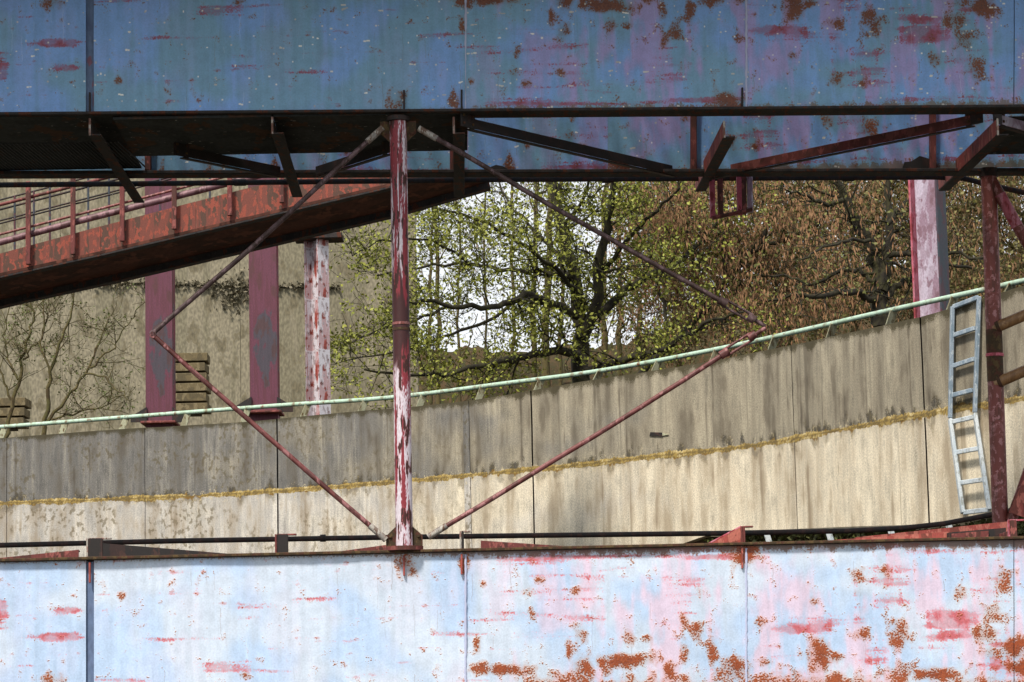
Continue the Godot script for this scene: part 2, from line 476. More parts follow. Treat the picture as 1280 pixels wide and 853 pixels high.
func make_materials() -> void:
	M.dim_mirror_paint = mat_uv(girder_tex(Color(0.47, 0.645, 0.76), Color(0.49, 0.66, 0.88), Color(0.66, 0.60, 0.80), Color(0.58, 0.27, 0.36), Color(0.33, 0.15, 0.08), Color(0.48, 0.25, 0.13), Color(0.42, 0.36, 0.28), 700, 11, 0.82), 0.5)  # darker, bluer copy of the lower paint, standing in for a dim water reflection
	M.dim_mirror_paint.normal_enabled = true
	M.dim_mirror_paint.normal_texture = last_relief
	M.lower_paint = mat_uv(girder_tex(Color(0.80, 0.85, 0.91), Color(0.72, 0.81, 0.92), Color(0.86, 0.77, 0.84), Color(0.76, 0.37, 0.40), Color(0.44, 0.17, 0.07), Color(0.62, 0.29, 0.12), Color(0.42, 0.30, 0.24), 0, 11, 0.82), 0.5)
	for g in [M.lower_paint]:
		g.normal_enabled = true
		g.normal_texture = last_relief
	M.steel_red = mat_tri(paint_tex(21, Color(0.42, 0.19, 0.17), Color(0.30, 0.15, 0.11), Color(0.55, 0.30, 0.27), 0.55, 0.62), 0.9)
	M.steel_bright_red = mat_tri(paint_tex(22, Color(0.62, 0.28, 0.24), Color(0.47, 0.23, 0.18), Color(0.70, 0.40, 0.34), 0.56, 0.6), 0.9)
	M.steel_dark = mat_tri(paint_tex(23, Color(0.12, 0.095, 0.085), Color(0.19, 0.11, 0.09), Color(0.25, 0.15, 0.12), 0.6, 0.66), 0.9)
	M.steel_black = mat_tri(paint_tex(24, Color(0.25, 0.235, 0.23), Color(0.22, 0.215, 0.215), Color(0.34, 0.22, 0.18), 0.55, 0.66), 0.8)
	M.rod = mat_tri(paint_tex(25, Color(0.28, 0.20, 0.19), Color(0.20, 0.12, 0.10), Color(0.42, 0.33, 0.34), 0.52, 0.6), 0.9, 0.6)
	M.rod_red = mat_tri(paint_tex(26, Color(0.43, 0.22, 0.21), Color(0.30, 0.13, 0.11), Color(0.62, 0.42, 0.42), 0.54, 0.6), 0.9, 0.6)
	M.post = mat_uv(post_tex(), 0.55)
	M.magenta = mat_tri(paint_tex(28, Color(0.47, 0.17, 0.24), Color(0.40, 0.14, 0.18), Color(0.33, 0.24, 0.28), 0.55, 0.64, 6), 0.5)
	M.blue_grey = mat_tri(paint_tex(29, Color(0.24, 0.24, 0.28), Color(0.34, 0.17, 0.20), Color(0.20, 0.25, 0.28), 0.58, 0.6, 3), 0.6)
	M.white_flake = mat_tri(paint_tex(30, Color(0.82, 0.80, 0.82), Color(0.62, 0.25, 0.2), Color(0.34, 0.16, 0.12), 0.58, 0.66, 8), 1.5, 0.55)
	M.pink_white = mat_tri(paint_tex(31, Color(0.58, 0.48, 0.54), Color(0.74, 0.70, 0.76), Color(0.48, 0.36, 0.40), 0.52, 0.68, 6), 0.9)
	M.pink = mat_tri(paint_tex(32, Color(0.70, 0.32, 0.38), Color(0.76, 0.50, 0.56), Color(0.52, 0.18, 0.2), 0.55, 0.62, 6), 1.1)
	M.pipe_red = mat_tri(paint_tex(33, Color(0.47, 0.22, 0.19), Color(0.36, 0.18, 0.13), Color(0.66, 0.46, 0.46), 0.54, 0.66, 8), 1.9, 0.55)
	M.pipe_brown = mat_tri(paint_tex(34, Color(0.55, 0.41, 0.26), Color(0.46, 0.33, 0.20), Color(0.62, 0.48, 0.33), 0.55, 0.63), 1.0, 0.5)
	M.green_rail = mat_tri(paint_tex(35, Color(0.70, 0.80, 0.72), Color(0.62, 0.72, 0.62), Color(0.45, 0.30, 0.18), 0.55, 0.72), 0.9, 0.6)
	M.stanchion = mat_tri(paint_tex(36, Color(0.72, 0.72, 0.60), Color(0.62, 0.60, 0.48), Color(0.40, 0.32, 0.2), 0.55, 0.68), 1.5, 0.7)
	M.galv_dimmed = mat_tri(paint_tex(37, Color(0.56, 0.62, 0.67), Color(0.48, 0.55, 0.60), Color(0.68, 0.72, 0.74), 0.55, 0.62), 1.6, 0.5)  # for the upper ladder: dimness of its reflection put into the colour
	M.galv_white = mat_tri(paint_tex(38, Color(0.80, 0.83, 0.84), Color(0.72, 0.77, 0.80), Color(0.60, 0.62, 0.6), 0.55, 0.68), 1.6, 0.5)
	var cm := StandardMaterial3D.new()
	cm.vertex_color_use_as_albedo = true
	cm.roughness = 0.95
	M.crust = cm
	for h in 2:
		var u0 := 0.0 if h == 0 else 0.5
		M["wall_upper_%d" % h] = mat_uv(concrete_tex(41 + h * 100, Color(0.465, 0.455, 0.435), Color(0.615, 0.58, 0.50), u0, u0 + 0.5, Color(0.29, 0.26, 0.215), Color(0.76, 0.72, 0.62), 1.0, true, 0.55), 0.92)  # upper course: dimness of the wall mirrored in water put into its colour
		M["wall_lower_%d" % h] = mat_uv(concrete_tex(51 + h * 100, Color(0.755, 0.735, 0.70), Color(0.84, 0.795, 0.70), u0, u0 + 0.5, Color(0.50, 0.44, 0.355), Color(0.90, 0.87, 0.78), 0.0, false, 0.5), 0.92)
	M.concrete = mat_tri(paint_tex(52, Color(0.55, 0.52, 0.45), Color(0.42, 0.39, 0.32), Color(0.63, 0.6, 0.53), 0.55, 0.6, 6), 0.4, 0.9)
	M.back_wall = mat_tri(paint_tex(53, Color(0.53, 0.50, 0.42), Color(0.48, 0.455, 0.375), Color(0.43, 0.40, 0.32), 0.52, 0.64, 24, 512, 0.22), 0.34, 0.95)
	M.timber = mat_tri(paint_tex(55, Color(0.42, 0.37, 0.26), Color(0.35, 0.31, 0.22), Color(0.48, 0.43, 0.32), 0.52, 0.6, 1), 0.7, 0.9)
	M.ground = mat_tri(paint_tex(56, Color(0.25, 0.24, 0.20), Color(0.20, 0.20, 0.15), Color(0.30, 0.28, 0.23), 0.52, 0.6, 1), 0.3, 0.95)
	M.bank = mat_tri(paint_tex(57, Color(0.25, 0.215, 0.12), Color(0.21, 0.21, 0.10), Color(0.31, 0.24, 0.15), 0.5, 0.58, 1), 0.5, 1.0)
	M.bark = mat_tri(paint_tex(58, Color(0.15, 0.13, 0.07), Color(0.20, 0.19, 0.08), Color(0.10, 0.08, 0.05), 0.52, 0.58, 3), 1.0, 0.95)
	M.bark_pale = mat_tri(paint_tex(59, Color(0.36, 0.32, 0.19), Color(0.30, 0.29, 0.15), Color(0.25, 0.20, 0.12), 0.52, 0.6, 3), 1.0, 0.95)
	M.moss_dirt = mat_tri(paint_tex(60, Color(0.24, 0.19, 0.12), Color(0.30, 0.18, 0.13), Color(0.34, 0.27, 0.16), 0.52, 0.6, 1), 1.5, 0.95)
	var leaf := StandardMaterial3D.new()
	leaf.vertex_color_use_as_albedo = true
	leaf.roughness = 0.7
	leaf.cull_mode = BaseMaterial3D.CULL_DISABLED
	leaf.backlight_enabled = true
	leaf.backlight = Color(0.36, 0.38, 0.09)
	M.leaf = leaf
	var cat := leaf.duplicate()
	cat.backlight = Color(0.14, 0.10, 0.05)
	M.catkin = cat
	print("materials ", Time.get_ticks_msec())

# ---------------------------------------------------------------- girders
func edge_up(px: float) -> float: return 144.5 - 0.0075 * px
func edge_low(px: float) -> float: return 703.5 - 0.0222 * px

# metres along the girder and metres from its inner edge, in the layout of the paint print
func girder_uv(p: Vector3, upper: bool, off: float, shift: float) -> Vector2:
	var mpp := (20.0 + off) / F
	var e0 := G(0, edge_up(0) if upper else edge_low(0), off)
	var e1 := G(1280, edge_up(1280) if upper else edge_low(1280), off)
	var along := (p - e0).dot(g_right)
	var f := along / (e1 - e0).dot(g_right)
	var away := absf(p.y - lerpf(e0.y, e1.y, f))
	return Vector2((along / mpp + shift - GX0) / GXW, away / mpp / GT)

func web_panel(parent: Node, x0: float, x1: float, upper: bool, mat: Material, rows: float, off := 0.0, shift := 0.0) -> void:
	var b := Buf.new()
	var nx := 26
	var ny := 8
	var nz := FastNoiseLite.new()
	nz.seed = 5
	nz.frequency = 0.55
	for side in 2:
		for j in ny + 1:
			for i in nx + 1:
				var px := lerpf(x0, x1, i / float(nx))
				var t := rows * j / ny
				var py := (edge_up(px) - t) if upper else (edge_low(px) + t)
				var p := G(px, py, off)
				var q := p + g_back * (nz.get_noise_2d(p.x * 1.3, p.y) * 0.022 + 0.012 * side)
				b.v.append(q)
				b.u.append(girder_uv(p, upper, off, shift))
				b.n.append(Vector3.ZERO)
	var st := (nx + 1) * (ny + 1)
	for side in 2:
		for j in ny + 1:
			for i in nx + 1:
				var k := side * st + j * (nx + 1) + i
				var kl := k - (1 if i > 0 else 0)
				var kr := k + (1 if i < nx else 0)
				var ku := k - ((nx + 1) if j > 0 else 0)
				var kd := k + ((nx + 1) if j < ny else 0)
				var nn := (b.v[kr] - b.v[kl]).cross(b.v[kd] - b.v[ku]).normalized()
				if nn.dot(g_back) > 0: nn = -nn
				b.n[k] = nn if side == 0 else -nn
				if i < nx and j < ny:
					var c := [k, k + 1, k + nx + 2, k + nx + 1]
					if (side == 0) != upper: b.i.append_array([c[0], c[1], c[2], c[0], c[2], c[3]])
					else: b.i.append_array([c[0], c[2], c[1], c[0], c[3], c[2]])
	# rim
	for e in 2:
		var i: int = 0 if e == 0 else nx
		for j in ny:
			var k := j * (nx + 1) + i
			var pts := [b.v[k], b.v[k + nx + 1], b.v[k + nx + 1 + st], b.v[k + st]]
			var uv := b.u[k]
			var k0 := b.v.size()
			for q in 4:
				b.v.append(pts[q]); b.u.append(uv); b.n.append(g_right * (-1.0 if e == 0 else 1.0))
			b.i.append_array([k0, k0 + 1, k0 + 2, k0, k0 + 2, k0 + 3])
	part(parent, "web_panel", b.mesh(false, true), mat)

func near_girder(upper: bool) -> void:
	var mat: Material = M.dim_mirror_paint if upper else M.lower_paint
	var rows := 258.0
	var yb := edge_up(640) if upper else edge_low(640) + rows
	var g := thing("plate_girder", "plate girder with white flecks across the top, its dim blue reflected tone painted in" if upper else "pale blue plate girder with pink and orange rust patches along the bottom",
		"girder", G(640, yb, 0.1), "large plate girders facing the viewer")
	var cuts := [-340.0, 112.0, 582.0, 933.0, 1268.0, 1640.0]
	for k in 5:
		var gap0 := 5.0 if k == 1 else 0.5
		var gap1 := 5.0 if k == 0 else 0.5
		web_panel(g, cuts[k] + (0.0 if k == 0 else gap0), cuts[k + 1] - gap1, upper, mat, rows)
	# strips behind the joints, and the flat stiffeners welded over the narrow ones
	for k in range(1, 5):
		var x: float = cuts[k]
		var a := G(x, (edge_up(x) - 1.5) if upper else (edge_low(x) + 1.5), 0.035)
		var c := G(x, (edge_up(x) - rows) if upper else (edge_low(x) + rows), 0.035)
		beam(g, "joint_strip", a, c, 0.018, 0.1, (M.joint_blue if upper else M.joint_mid) if k == 1 else (M.joint_red if k == 4 else mat_joint(upper)), g_right)
	for x in [582.0, 933.0]:
		var bead := Buf.new()
		var wp := []
		var wr := []
		var wn := RandomNumberGenerator.new()
		wn.seed = int(x)
		for k in 70:
			var t := lerpf(3.0, rows - 2.0, k / 69.0)
			wp.append(G(x + wn.randf_range(-0.4, 0.4), (edge_up(x) - t) if upper else (edge_low(x) + t), 0.002))
			wr.append(wn.randf_range(0.007, 0.012))
		tube_into(bead, wp, wr, 7)
		part(g, "weld_bead", bead.mesh(), M.joint_pale)
	# rust-bleeding short gusset edges at the inner flange
	for x in [112.0, 505.0, 577.0, 928.0]:
		var ln := 28.0
		var a := G(x, (edge_up(x) - 2.0) if upper else (edge_low(x) + 2.0), -0.012)
		var c := G(x, (edge_up(x) - ln) if upper else (edge_low(x) + ln), -0.012)
		beam(g, "gusset_edge", a, c, 0.024, 0.014, M.steel_dark if upper else M.steel_bright_red, g_right)
	# inner flange: a plate reaching back from the web
	var s := 1.0 if upper else -1.0
	var e0 := edge_up(-330) if upper else edge_low(-330)
	var e1 := edge_up(1630) if upper else edge_low(1630)
	var fa := G(-330, e0, 0.08) + Vector3.DOWN * s * 0.010
	var fb := G(1630, e1, 0.08) + Vector3.DOWN * s * 0.010
	beam(g, "flange", fa, fb, 0.24, 0.022, M.steel_black if upper else M.moss_dirt)
	var r0 := (edge_up(-330) - rows) if upper else (edge_low(-330) + rows)
	var r1 := (edge_up(1630) - rows) if upper else (edge_low(1630) + rows)
	beam(g, "flange", G(-330, r0, 0.08), G(1630, r1, 0.08), 0.26, 0.025, M.steel_dark)
	if not upper:            # the piers that carry it, below the frame
		for x in [-150.0, 600.0, 1400.0]:
			var top := G(x, edge_low(x) + rows, 0.08)
			var p := thing("bridge_pier", ["left", "middle", "right"][[-150.0, 600.0, 1400.0].find(x)] + " concrete pier under the lower pale girder", "pier", Vector3(top.x, 0, top.z), "piers under the lower girder")
			block(p, "shaft", Transform3D(Basis(), Vector3(top.x, top.y * 0.5 - 0.008, top.z)), Vector3(0.5, top.y - 0.02, 0.5), M.concrete)

func mat_joint(upper: bool) -> Material:
	return M.joint_blue_light if upper else M.joint_pale

func flat_mat(c: Color, r := 0.6) -> StandardMaterial3D:
	var m := StandardMaterial3D.new()
	m.albedo_color = c
	m.roughness = r
	return m

# an angle-iron cross beam running back from the near girder
func cross_beam(x0: float, y0: float, x1: float, y1: float, label: String, mat: Material) -> void:
	var a := G(x0, y0 + 2.0, 0.02)
	var b := G(x1, y1, 2.95)
	var t := thing("cross_beam", label, "beam", b, "cross beams under the upper bridge")
	var xf := frame_along(a, b)
	var ln := a.distance_to(b)
	block(t, "upright_plate", moved(xf, Vector3(0, -0.055, 0)), Vector3(ln, 0.115, 0.014), mat)
	block(t, "foot_flange", moved(xf, Vector3(0, -0.119, 0.038)), Vector3(ln, 0.012, 0.09), M.steel_black)
	var ex := moved(xf, Vector3(-ln * 0.5 - 0.004, -0.06, 0))
	block(t, "cut_edge", ex, Vector3(0.008, 0.13, 0.016), M.cut_edge)

func build_upper_bridge() -> void:
	# far girder
	var off := 2.0
	var by := 216.0
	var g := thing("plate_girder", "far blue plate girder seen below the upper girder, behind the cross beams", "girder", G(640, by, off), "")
	var pv := [-340.0, 205.0, 585.0, 760.0, 1168.0, 1640.0]
	for k in 5:
		far_web(g, pv[k] + 0.1, pv[k + 1] - 0.1, off, [300, 240, -60, 150, -40][k])
	for x in [867.0, 1166.0, 185.0, 566.0]:
		beam(g, "stiffener", G(x, 214, off - 0.05), G(x, 90, off - 0.05), 0.07, 0.05, M.steel_red, g_right)
	beam(g, "flange", G(-330, 219.5, off + 0.0), G(1630, 214.0, off + 0.0), 0.2, 0.03, M.steel_black)
	beam(g, "flange", G(-330, 222, off) + Vector3.UP * 1.3, G(1630, 214, off) + Vector3.UP * 1.3, 0.2, 0.03, M.steel_black)
	for q in [[1150.0, 206.0, 22.0, 14.0], [620.0, 208.0, 16.0, 6.0]]:
		var cx: float = q[0]
		var cy: float = q[1]
		var pl := []
		for k in 7:
			var an := PI * k / 6.0
			pl.append(G(cx - cos(an) * q[2], cy + 5 - sin(an) * q[3] * (1.0 + 0.25 * sin(k * 2.3)), off - 0.014))
		part(g, "rust_crust", prism(pl, g_back * 0.012), M.steel_dark)
	# unseen deck added above the frame to keep the sun off the upper girder
	var y_top := G(640, edge_up(640) - 258.0, 0.0).y
	var fw := thing("added_shade_deck", "unseen deck added above the upper girders to shade them", "added_shade_deck", G(640, 0, -0.9) * Vector3(1, 0, 1) + Vector3(0, y_top + 0.02, 0), "")
	for k in 8:
		var xa := -7.5 + k * 1.9
		var c := g_origin + g_right * (xa + 0.95)
		block(fw, "shade_slab", Transform3D(Basis(g_right, Vector3.UP, -g_back), Vector3(c.x, y_top + 0.1, c.z) - g_back * 0.85), Vector3(1.89, 0.15, 1.95), M.concrete)
		for m in 10:
			block(fw, "shade_board", Transform3D(Basis(g_right, Vector3.UP, -g_back), Vector3(c.x, y_top + 0.1, c.z) + g_right * (-0.855 + m * 0.19) + g_back * 1.14), Vector3(0.10, 0.10, 2.1), M.timber)
		block(fw, "bracket", Transform3D(Basis(g_right, Vector3.UP, -g_back), Vector3(c.x, y_top - 0.05, c.z) - g_back * 0.8), Vector3(0.05, 0.12, 1.5), M.steel_red)
	# deck plates on the left, and the grating bay
	var y_deck := HY(300, 146, G(300, 146, 0.0).y).y + 0.0
	deck(y_deck)
	cross_beam(112, 147, 168, 236, "dark cross beam leftmost under the upper bridge, beside the grating", M.steel_black)
	cross_beam(340, 145, 366, 229, "dark cross beam above the orange inclined girder", M.steel_black)
	cross_beam(567, 145, 568, 229, "dark cross beam just right of the central post", M.steel_black)
	cross_beam(905, 150, 870, 222, "red cross beam with black foot above the catkin tree", M.steel_bright_red)
	cross_beam(1247, 147, 1174, 221, "red cross beam above the pink column at the right", M.steel_bright_red)
	for q in [[588.0, 154.0, 846.0, 214.0, "dark flat diagonal bar sloping down right from the central post", M.steel_dark], [1214.0, 150.0, 886.0, 217.0, "red flat diagonal bar between the two red cross beams", M.steel_red],
			[230.0, 190.0, 350.0, 214.0, "brown diagonal bar left of the dark cross beam above the incline", M.steel_dark], [482.0, 186.0, 395.0, 214.0, "brown diagonal bar left of the central post top", M.steel_dark],
			[1252.0, 150.0, 1400.0, 190.0, "lilac diagonal bar at the upper right edge", M.pink_white]]:
		var yy := G(640, 140, 0).y - 0.06
		var a := HY(q[0], q[1], yy)
		var b := HY(q[2], q[3], yy)
		var t := thing("bracing_bar", q[4], "bar", b, "flat diagonal bars under the upper bridge")
		var xf := frame_along(a, b)
		var ln := a.distance_to(b)
		block(t, "flat", xf, Vector3(ln, 0.075, 0.014), q[5])
		block(t, "lip", moved(xf, Vector3(0, -0.043, 0.03 * signf(q[0] - q[2]))), Vector3(ln, 0.01, 0.045), M.steel_dark)
		var ep := block(t, "end_plate", moved(xf, Vector3(-ln * 0.5 - 0.03, 0.02, 0)), Vector3(0.16, 0.12, 0.012), M.steel_dark)
		for bx in [-0.05, 0.05]:
			for bz in [-0.03, 0.03]:
				var bm := MeshInstance3D.new()
				bm.name = "bolt"
				bm.mesh = chamfer_box(Vector3(0.022, 0.022, 0.03), 0.004)
				bm.material_override = M.moss_dirt
				ep.add_child(bm, true)
				bm.position = Vector3(bx, bz, 0)
	# long thin pipe on the ends of the cross beams
	var p := thing("service_pipe", "thin black pipe running under the upper bridge above the trees", "pipe", G(640, 226, 2.6), "")
	part(p, "pipe_run", tube([G(-300, 234, 2.6), G(200, 229.5, 2.6), G(640, 224.5, 2.6), G(1170, 221.5, 2.6), G(1205, 223, 2.6), G(1240, 232, 2.55), G(1290, 243, 2.5), G(1420, 262, 2.5)], 0.023), M.steel_black)
	for x in [300.0, 760.0, 1060.0]:
		var c := G(x, 229.5 - x * 0.0077 + 1.0, 2.6)
		part(p, "coupling", tube([c - g_right * 0.05, c + g_right * 0.05], 0.03), M.steel_dark)
	# hanging frame behind the far girder
	var hf := thing("hanging_frame", "small pink steel frame hanging below the upper bridge by a red cross beam", "frame", G(915, 272, 2.35), "")
	for q in [[891.0, 273.0, M.pink], [901.0, 271.0, M.steel_red], [925.0, 269.0, M.pink], [930.0, 268.0, M.steel_red], [938.0, 266.0, M.pink_white]]:
		beam(hf, "hanger", G(q[0], q[1], 2.35), G(q[0] - 2.0, 160, 2.35), 0.05, 0.046, q[2], g_right)
	beam(hf, "sill_bar", G(890, 273, 2.33), G(941, 262, 2.33), 0.05, 0.03, M.steel_red)

func far_web(parent: Node, x0: float, x1: float, off: float, shift: float) -> void:
	var b := Buf.new()
	var pts := []
	for q in [[x0, 216.5], [x1, 216.5], [x1, -10.0], [x0, -10.0]]:
		pts.append(G(q[0], q[1] - (q[0] - 640) * 0.0035, off))
		var a: Vector3 = pts[pts.size() - 1]
		b.u.append(Vector2(((a - g_origin).dot(g_right) * 155.0 + 498.0 + shift - GX0) / GXW, (a.y - g_origin.y - 1.6) * 155.0 / GT + 0.02))
	for k in 4:
		b.v.append(pts[k]); b.n.append(-g_back)
	b.i.append_array([0, 2, 1, 0, 3, 2])
	for k in 4:
		b.v.append(pts[k] + g_back * 0.012); b.n.append(g_back); b.u.append(b.u[k])
	b.i.append_array([4, 5, 6, 4, 6, 7])
	part(parent, "web_panel", b.mesh(false, true), M.dim_mirror_paint)

func deck(y: float) -> void:
	var t := thing("deck_plate", "black underside of the deck left of the central post", "deck", Vector3(G(300, 146, 0.6).x, y, G(300, 146, 0.6).z), "")
	var xs := [140.0, 340.0, 586.0]
	for k in 2:
		var a := G(xs[k] + 1, 146, 0.02)
		var b := G(xs[k + 1] - 1, 145, 0.02)
		var bk := g_back * 1.34
		var pl := [a, b, b + bk, a + bk]
		for j in 4: pl[j].y = y
		part(t, "plate", prism(pl, Vector3.UP * 0.02), M.underside)
	# right dark bay at the picture's edge
	var t2 := thing("deck_plate", "black underside plate at the upper right edge behind the last cross beam", "deck", Vector3(G(1300, 170, 1).x, y, G(1300, 170, 1).z), "")
	var a2 := G(1262, 165, 0.55)
	var b2 := G(1560, 165, 0.55)
	var pl2 := [a2, b2, b2 + g_back * 1.35, a2 + g_back * 1.35]
	for j in 4: pl2[j].y = y
	part(t2, "plate", prism(pl2, Vector3.UP * 0.02), M.underside)
	var gr := thing("deck_grating", "black ribbed grating under the upper bridge at the far left", "grating", Vector3(G(20, 146, 1).x, y, G(20, 146, 1).z), "")
	var c := G(-320, 146, 0.02)
	var d := G(139, 146, 0.02)
	var pl3 := [c, d, d + g_back * 1.96, c + g_back * 1.96]
	for j in 4: pl3[j].y = y + 0.03
	part(gr, "plate", prism(pl3, Vector3.UP * 0.015), M.underside)
	var bars := Buf.new()
	var n := 90
	for k in n:
		var p0: Vector3 = pl3[0].lerp(pl3[1], (k + 0.5) / n) + Vector3.DOWN * 0.002
		tube_into(bars, [p0 + g_back * 0.9 - g_right * 0.05, p0 + g_back * 1.88 + g_right * 0.05], [0.009, 0.009], 4)
	var bp := part(gr, "bars", bars.mesh(), M.grate)
	bp.set_meta("kind", "stuff")

func build_centre() -> void:
	# round post between the girders
	var top := G(497.5, 150, 0.03)
	var bot := G(505.5, 687, 0.03)
	var p := thing("support_post", "round red and white flaking post in the centre, standing between the two girders", "post", bot, "")
	var b := Buf.new()
	var r := 0.064
	var pts := []
	var rr := []
	for k in 25:
		pts.append(top.lerp(bot, k / 24.0))
		rr.append(r)
	tube_into(b, pts, rr, 22)
	var ln := top.distance_to(bot)
	for k in b.u.size(): b.u[k].y /= ln
	part(p, "shaft", b.mesh(false, true), M.post)
	var up := (top - bot).normalized()
	for y in [408.0, 415.0]:
		var c := bot.lerp(top, (687.0 - y) / 537.0)
		part(p, "collar_ring", tube([c - up * 0.010, c + up * 0.010], r + 0.004, 22), M.pipe_red if y < 410 else M.moss_dirt)
	part(p, "base_plate", tube([bot - up * 0.01, bot + up * 0.02], 0.14, 22), M.steel_red)
	part(p, "top_plate", tube([top - up * 0.012, top + up * 0.022], 0.085, 22), M.steel_dark)
	for e in 2:
		var c := (bot + up * 0.10) if e == 0 else (top - up * 0.10)
		for s in [-1.0, 1.0]:
			var o: Vector3 = g_right * s
			var q := [c + o * 0.05 - up * 0.09, c + o * 0.135 - up * 0.09, c + o * 0.135 + up * 0.0, c + o * 0.06 + up * 0.07]
			if e == 1: q = [c + o * 0.05 + up * 0.09, c + o * 0.135 + up * 0.09, c + o * 0.135 - up * 0.0, c + o * 0.06 - up * 0.07]
			var lug := part(p, "lug", prism(q, g_back * 0.03), M.moss_dirt)
			bolt(lug, c + o * 0.105, -g_back, 0.014)
	# the four rods of the diamond
	var L := G(191, 417, 0.03)
	var R := G(957, 408, 0.03)
	rod("brown rod from the top of the central post down to the left point", G(476, 162, 0.03), L, false, 0.019, M.rod)
	rod("reddish rod from the foot of the central post up to the left point", G(480, 673, 0.03), L + Vector3(0, -0.012, 0), false, 0.019, M.rod_red)
	rod("grey brown rod with turnbuckle from the top of the central post to the right point", G(526, 162, 0.03), R, true, 0.019, M.rod)
	rod("purple brown rod with turnbuckle from the foot of the central post to the right point", G(538, 670, 0.03), R + Vector3(0, -0.012, 0), true, 0.019, M.rod_red)

func rod(label: String, a: Vector3, b: Vector3, buckle: bool, r: float, mat: Material) -> void:
	var t := thing("brace_rod", label, "rod", b, "rods of the diamond bracing")
	var d := (b - a).normalized()
	var ln := a.distance_to(b)
	var side := d.cross(g_back).normalized()
	var end := ln - 0.09 if buckle else ln
	var s0 := ln - 0.38
	var nz := FastNoiseLite.new()
	nz.seed = int(ln * 100)
	nz.frequency = 0.6
	var pts := []
	var stop := s0 if buckle else end
	for k in 15:
		var q := stop * k / 14.0
		pts.append(a + d * q + side * nz.get_noise_1d(q) * 0.008 + Vector3.DOWN * 0.012 * sin(PI * q / ln))
	part(t, "bar", tube(pts, r, 10), mat)
	part(t, "end_sleeve", tube([a - d * 0.02, a + d * 0.14], r * 1.3, 10), M.galv_worn)
	if buckle:
		part(t, "threaded_end", tube([a + d * (ln - 0.11), b], r * 0.85, 10), mat)
		var tb := part(t, "turnbuckle", tube([a + d * (s0 - 0.02), a + d * (s0 + 0.05)], r * 1.7, 10), mat)
		part(tb, "buckle_nut", tube([a + d * (ln - 0.15), a + d * (ln - 0.09)], r * 1.7, 10), mat).position = Vector3.ZERO
		for s in [-1.0, 1.0]:
			var o: Vector3 = side * s * 0.026
			part(tb, "buckle_side", tube([a + d * (s0 + 0.02) + o, a + d * (ln - 0.12) + o], 0.010, 8), mat).position = Vector3.ZERO
	else:
		part(t, "eye", tube([b - g_back * 0.02, b + g_back * 0.02], r * 1.3, 12), mat)

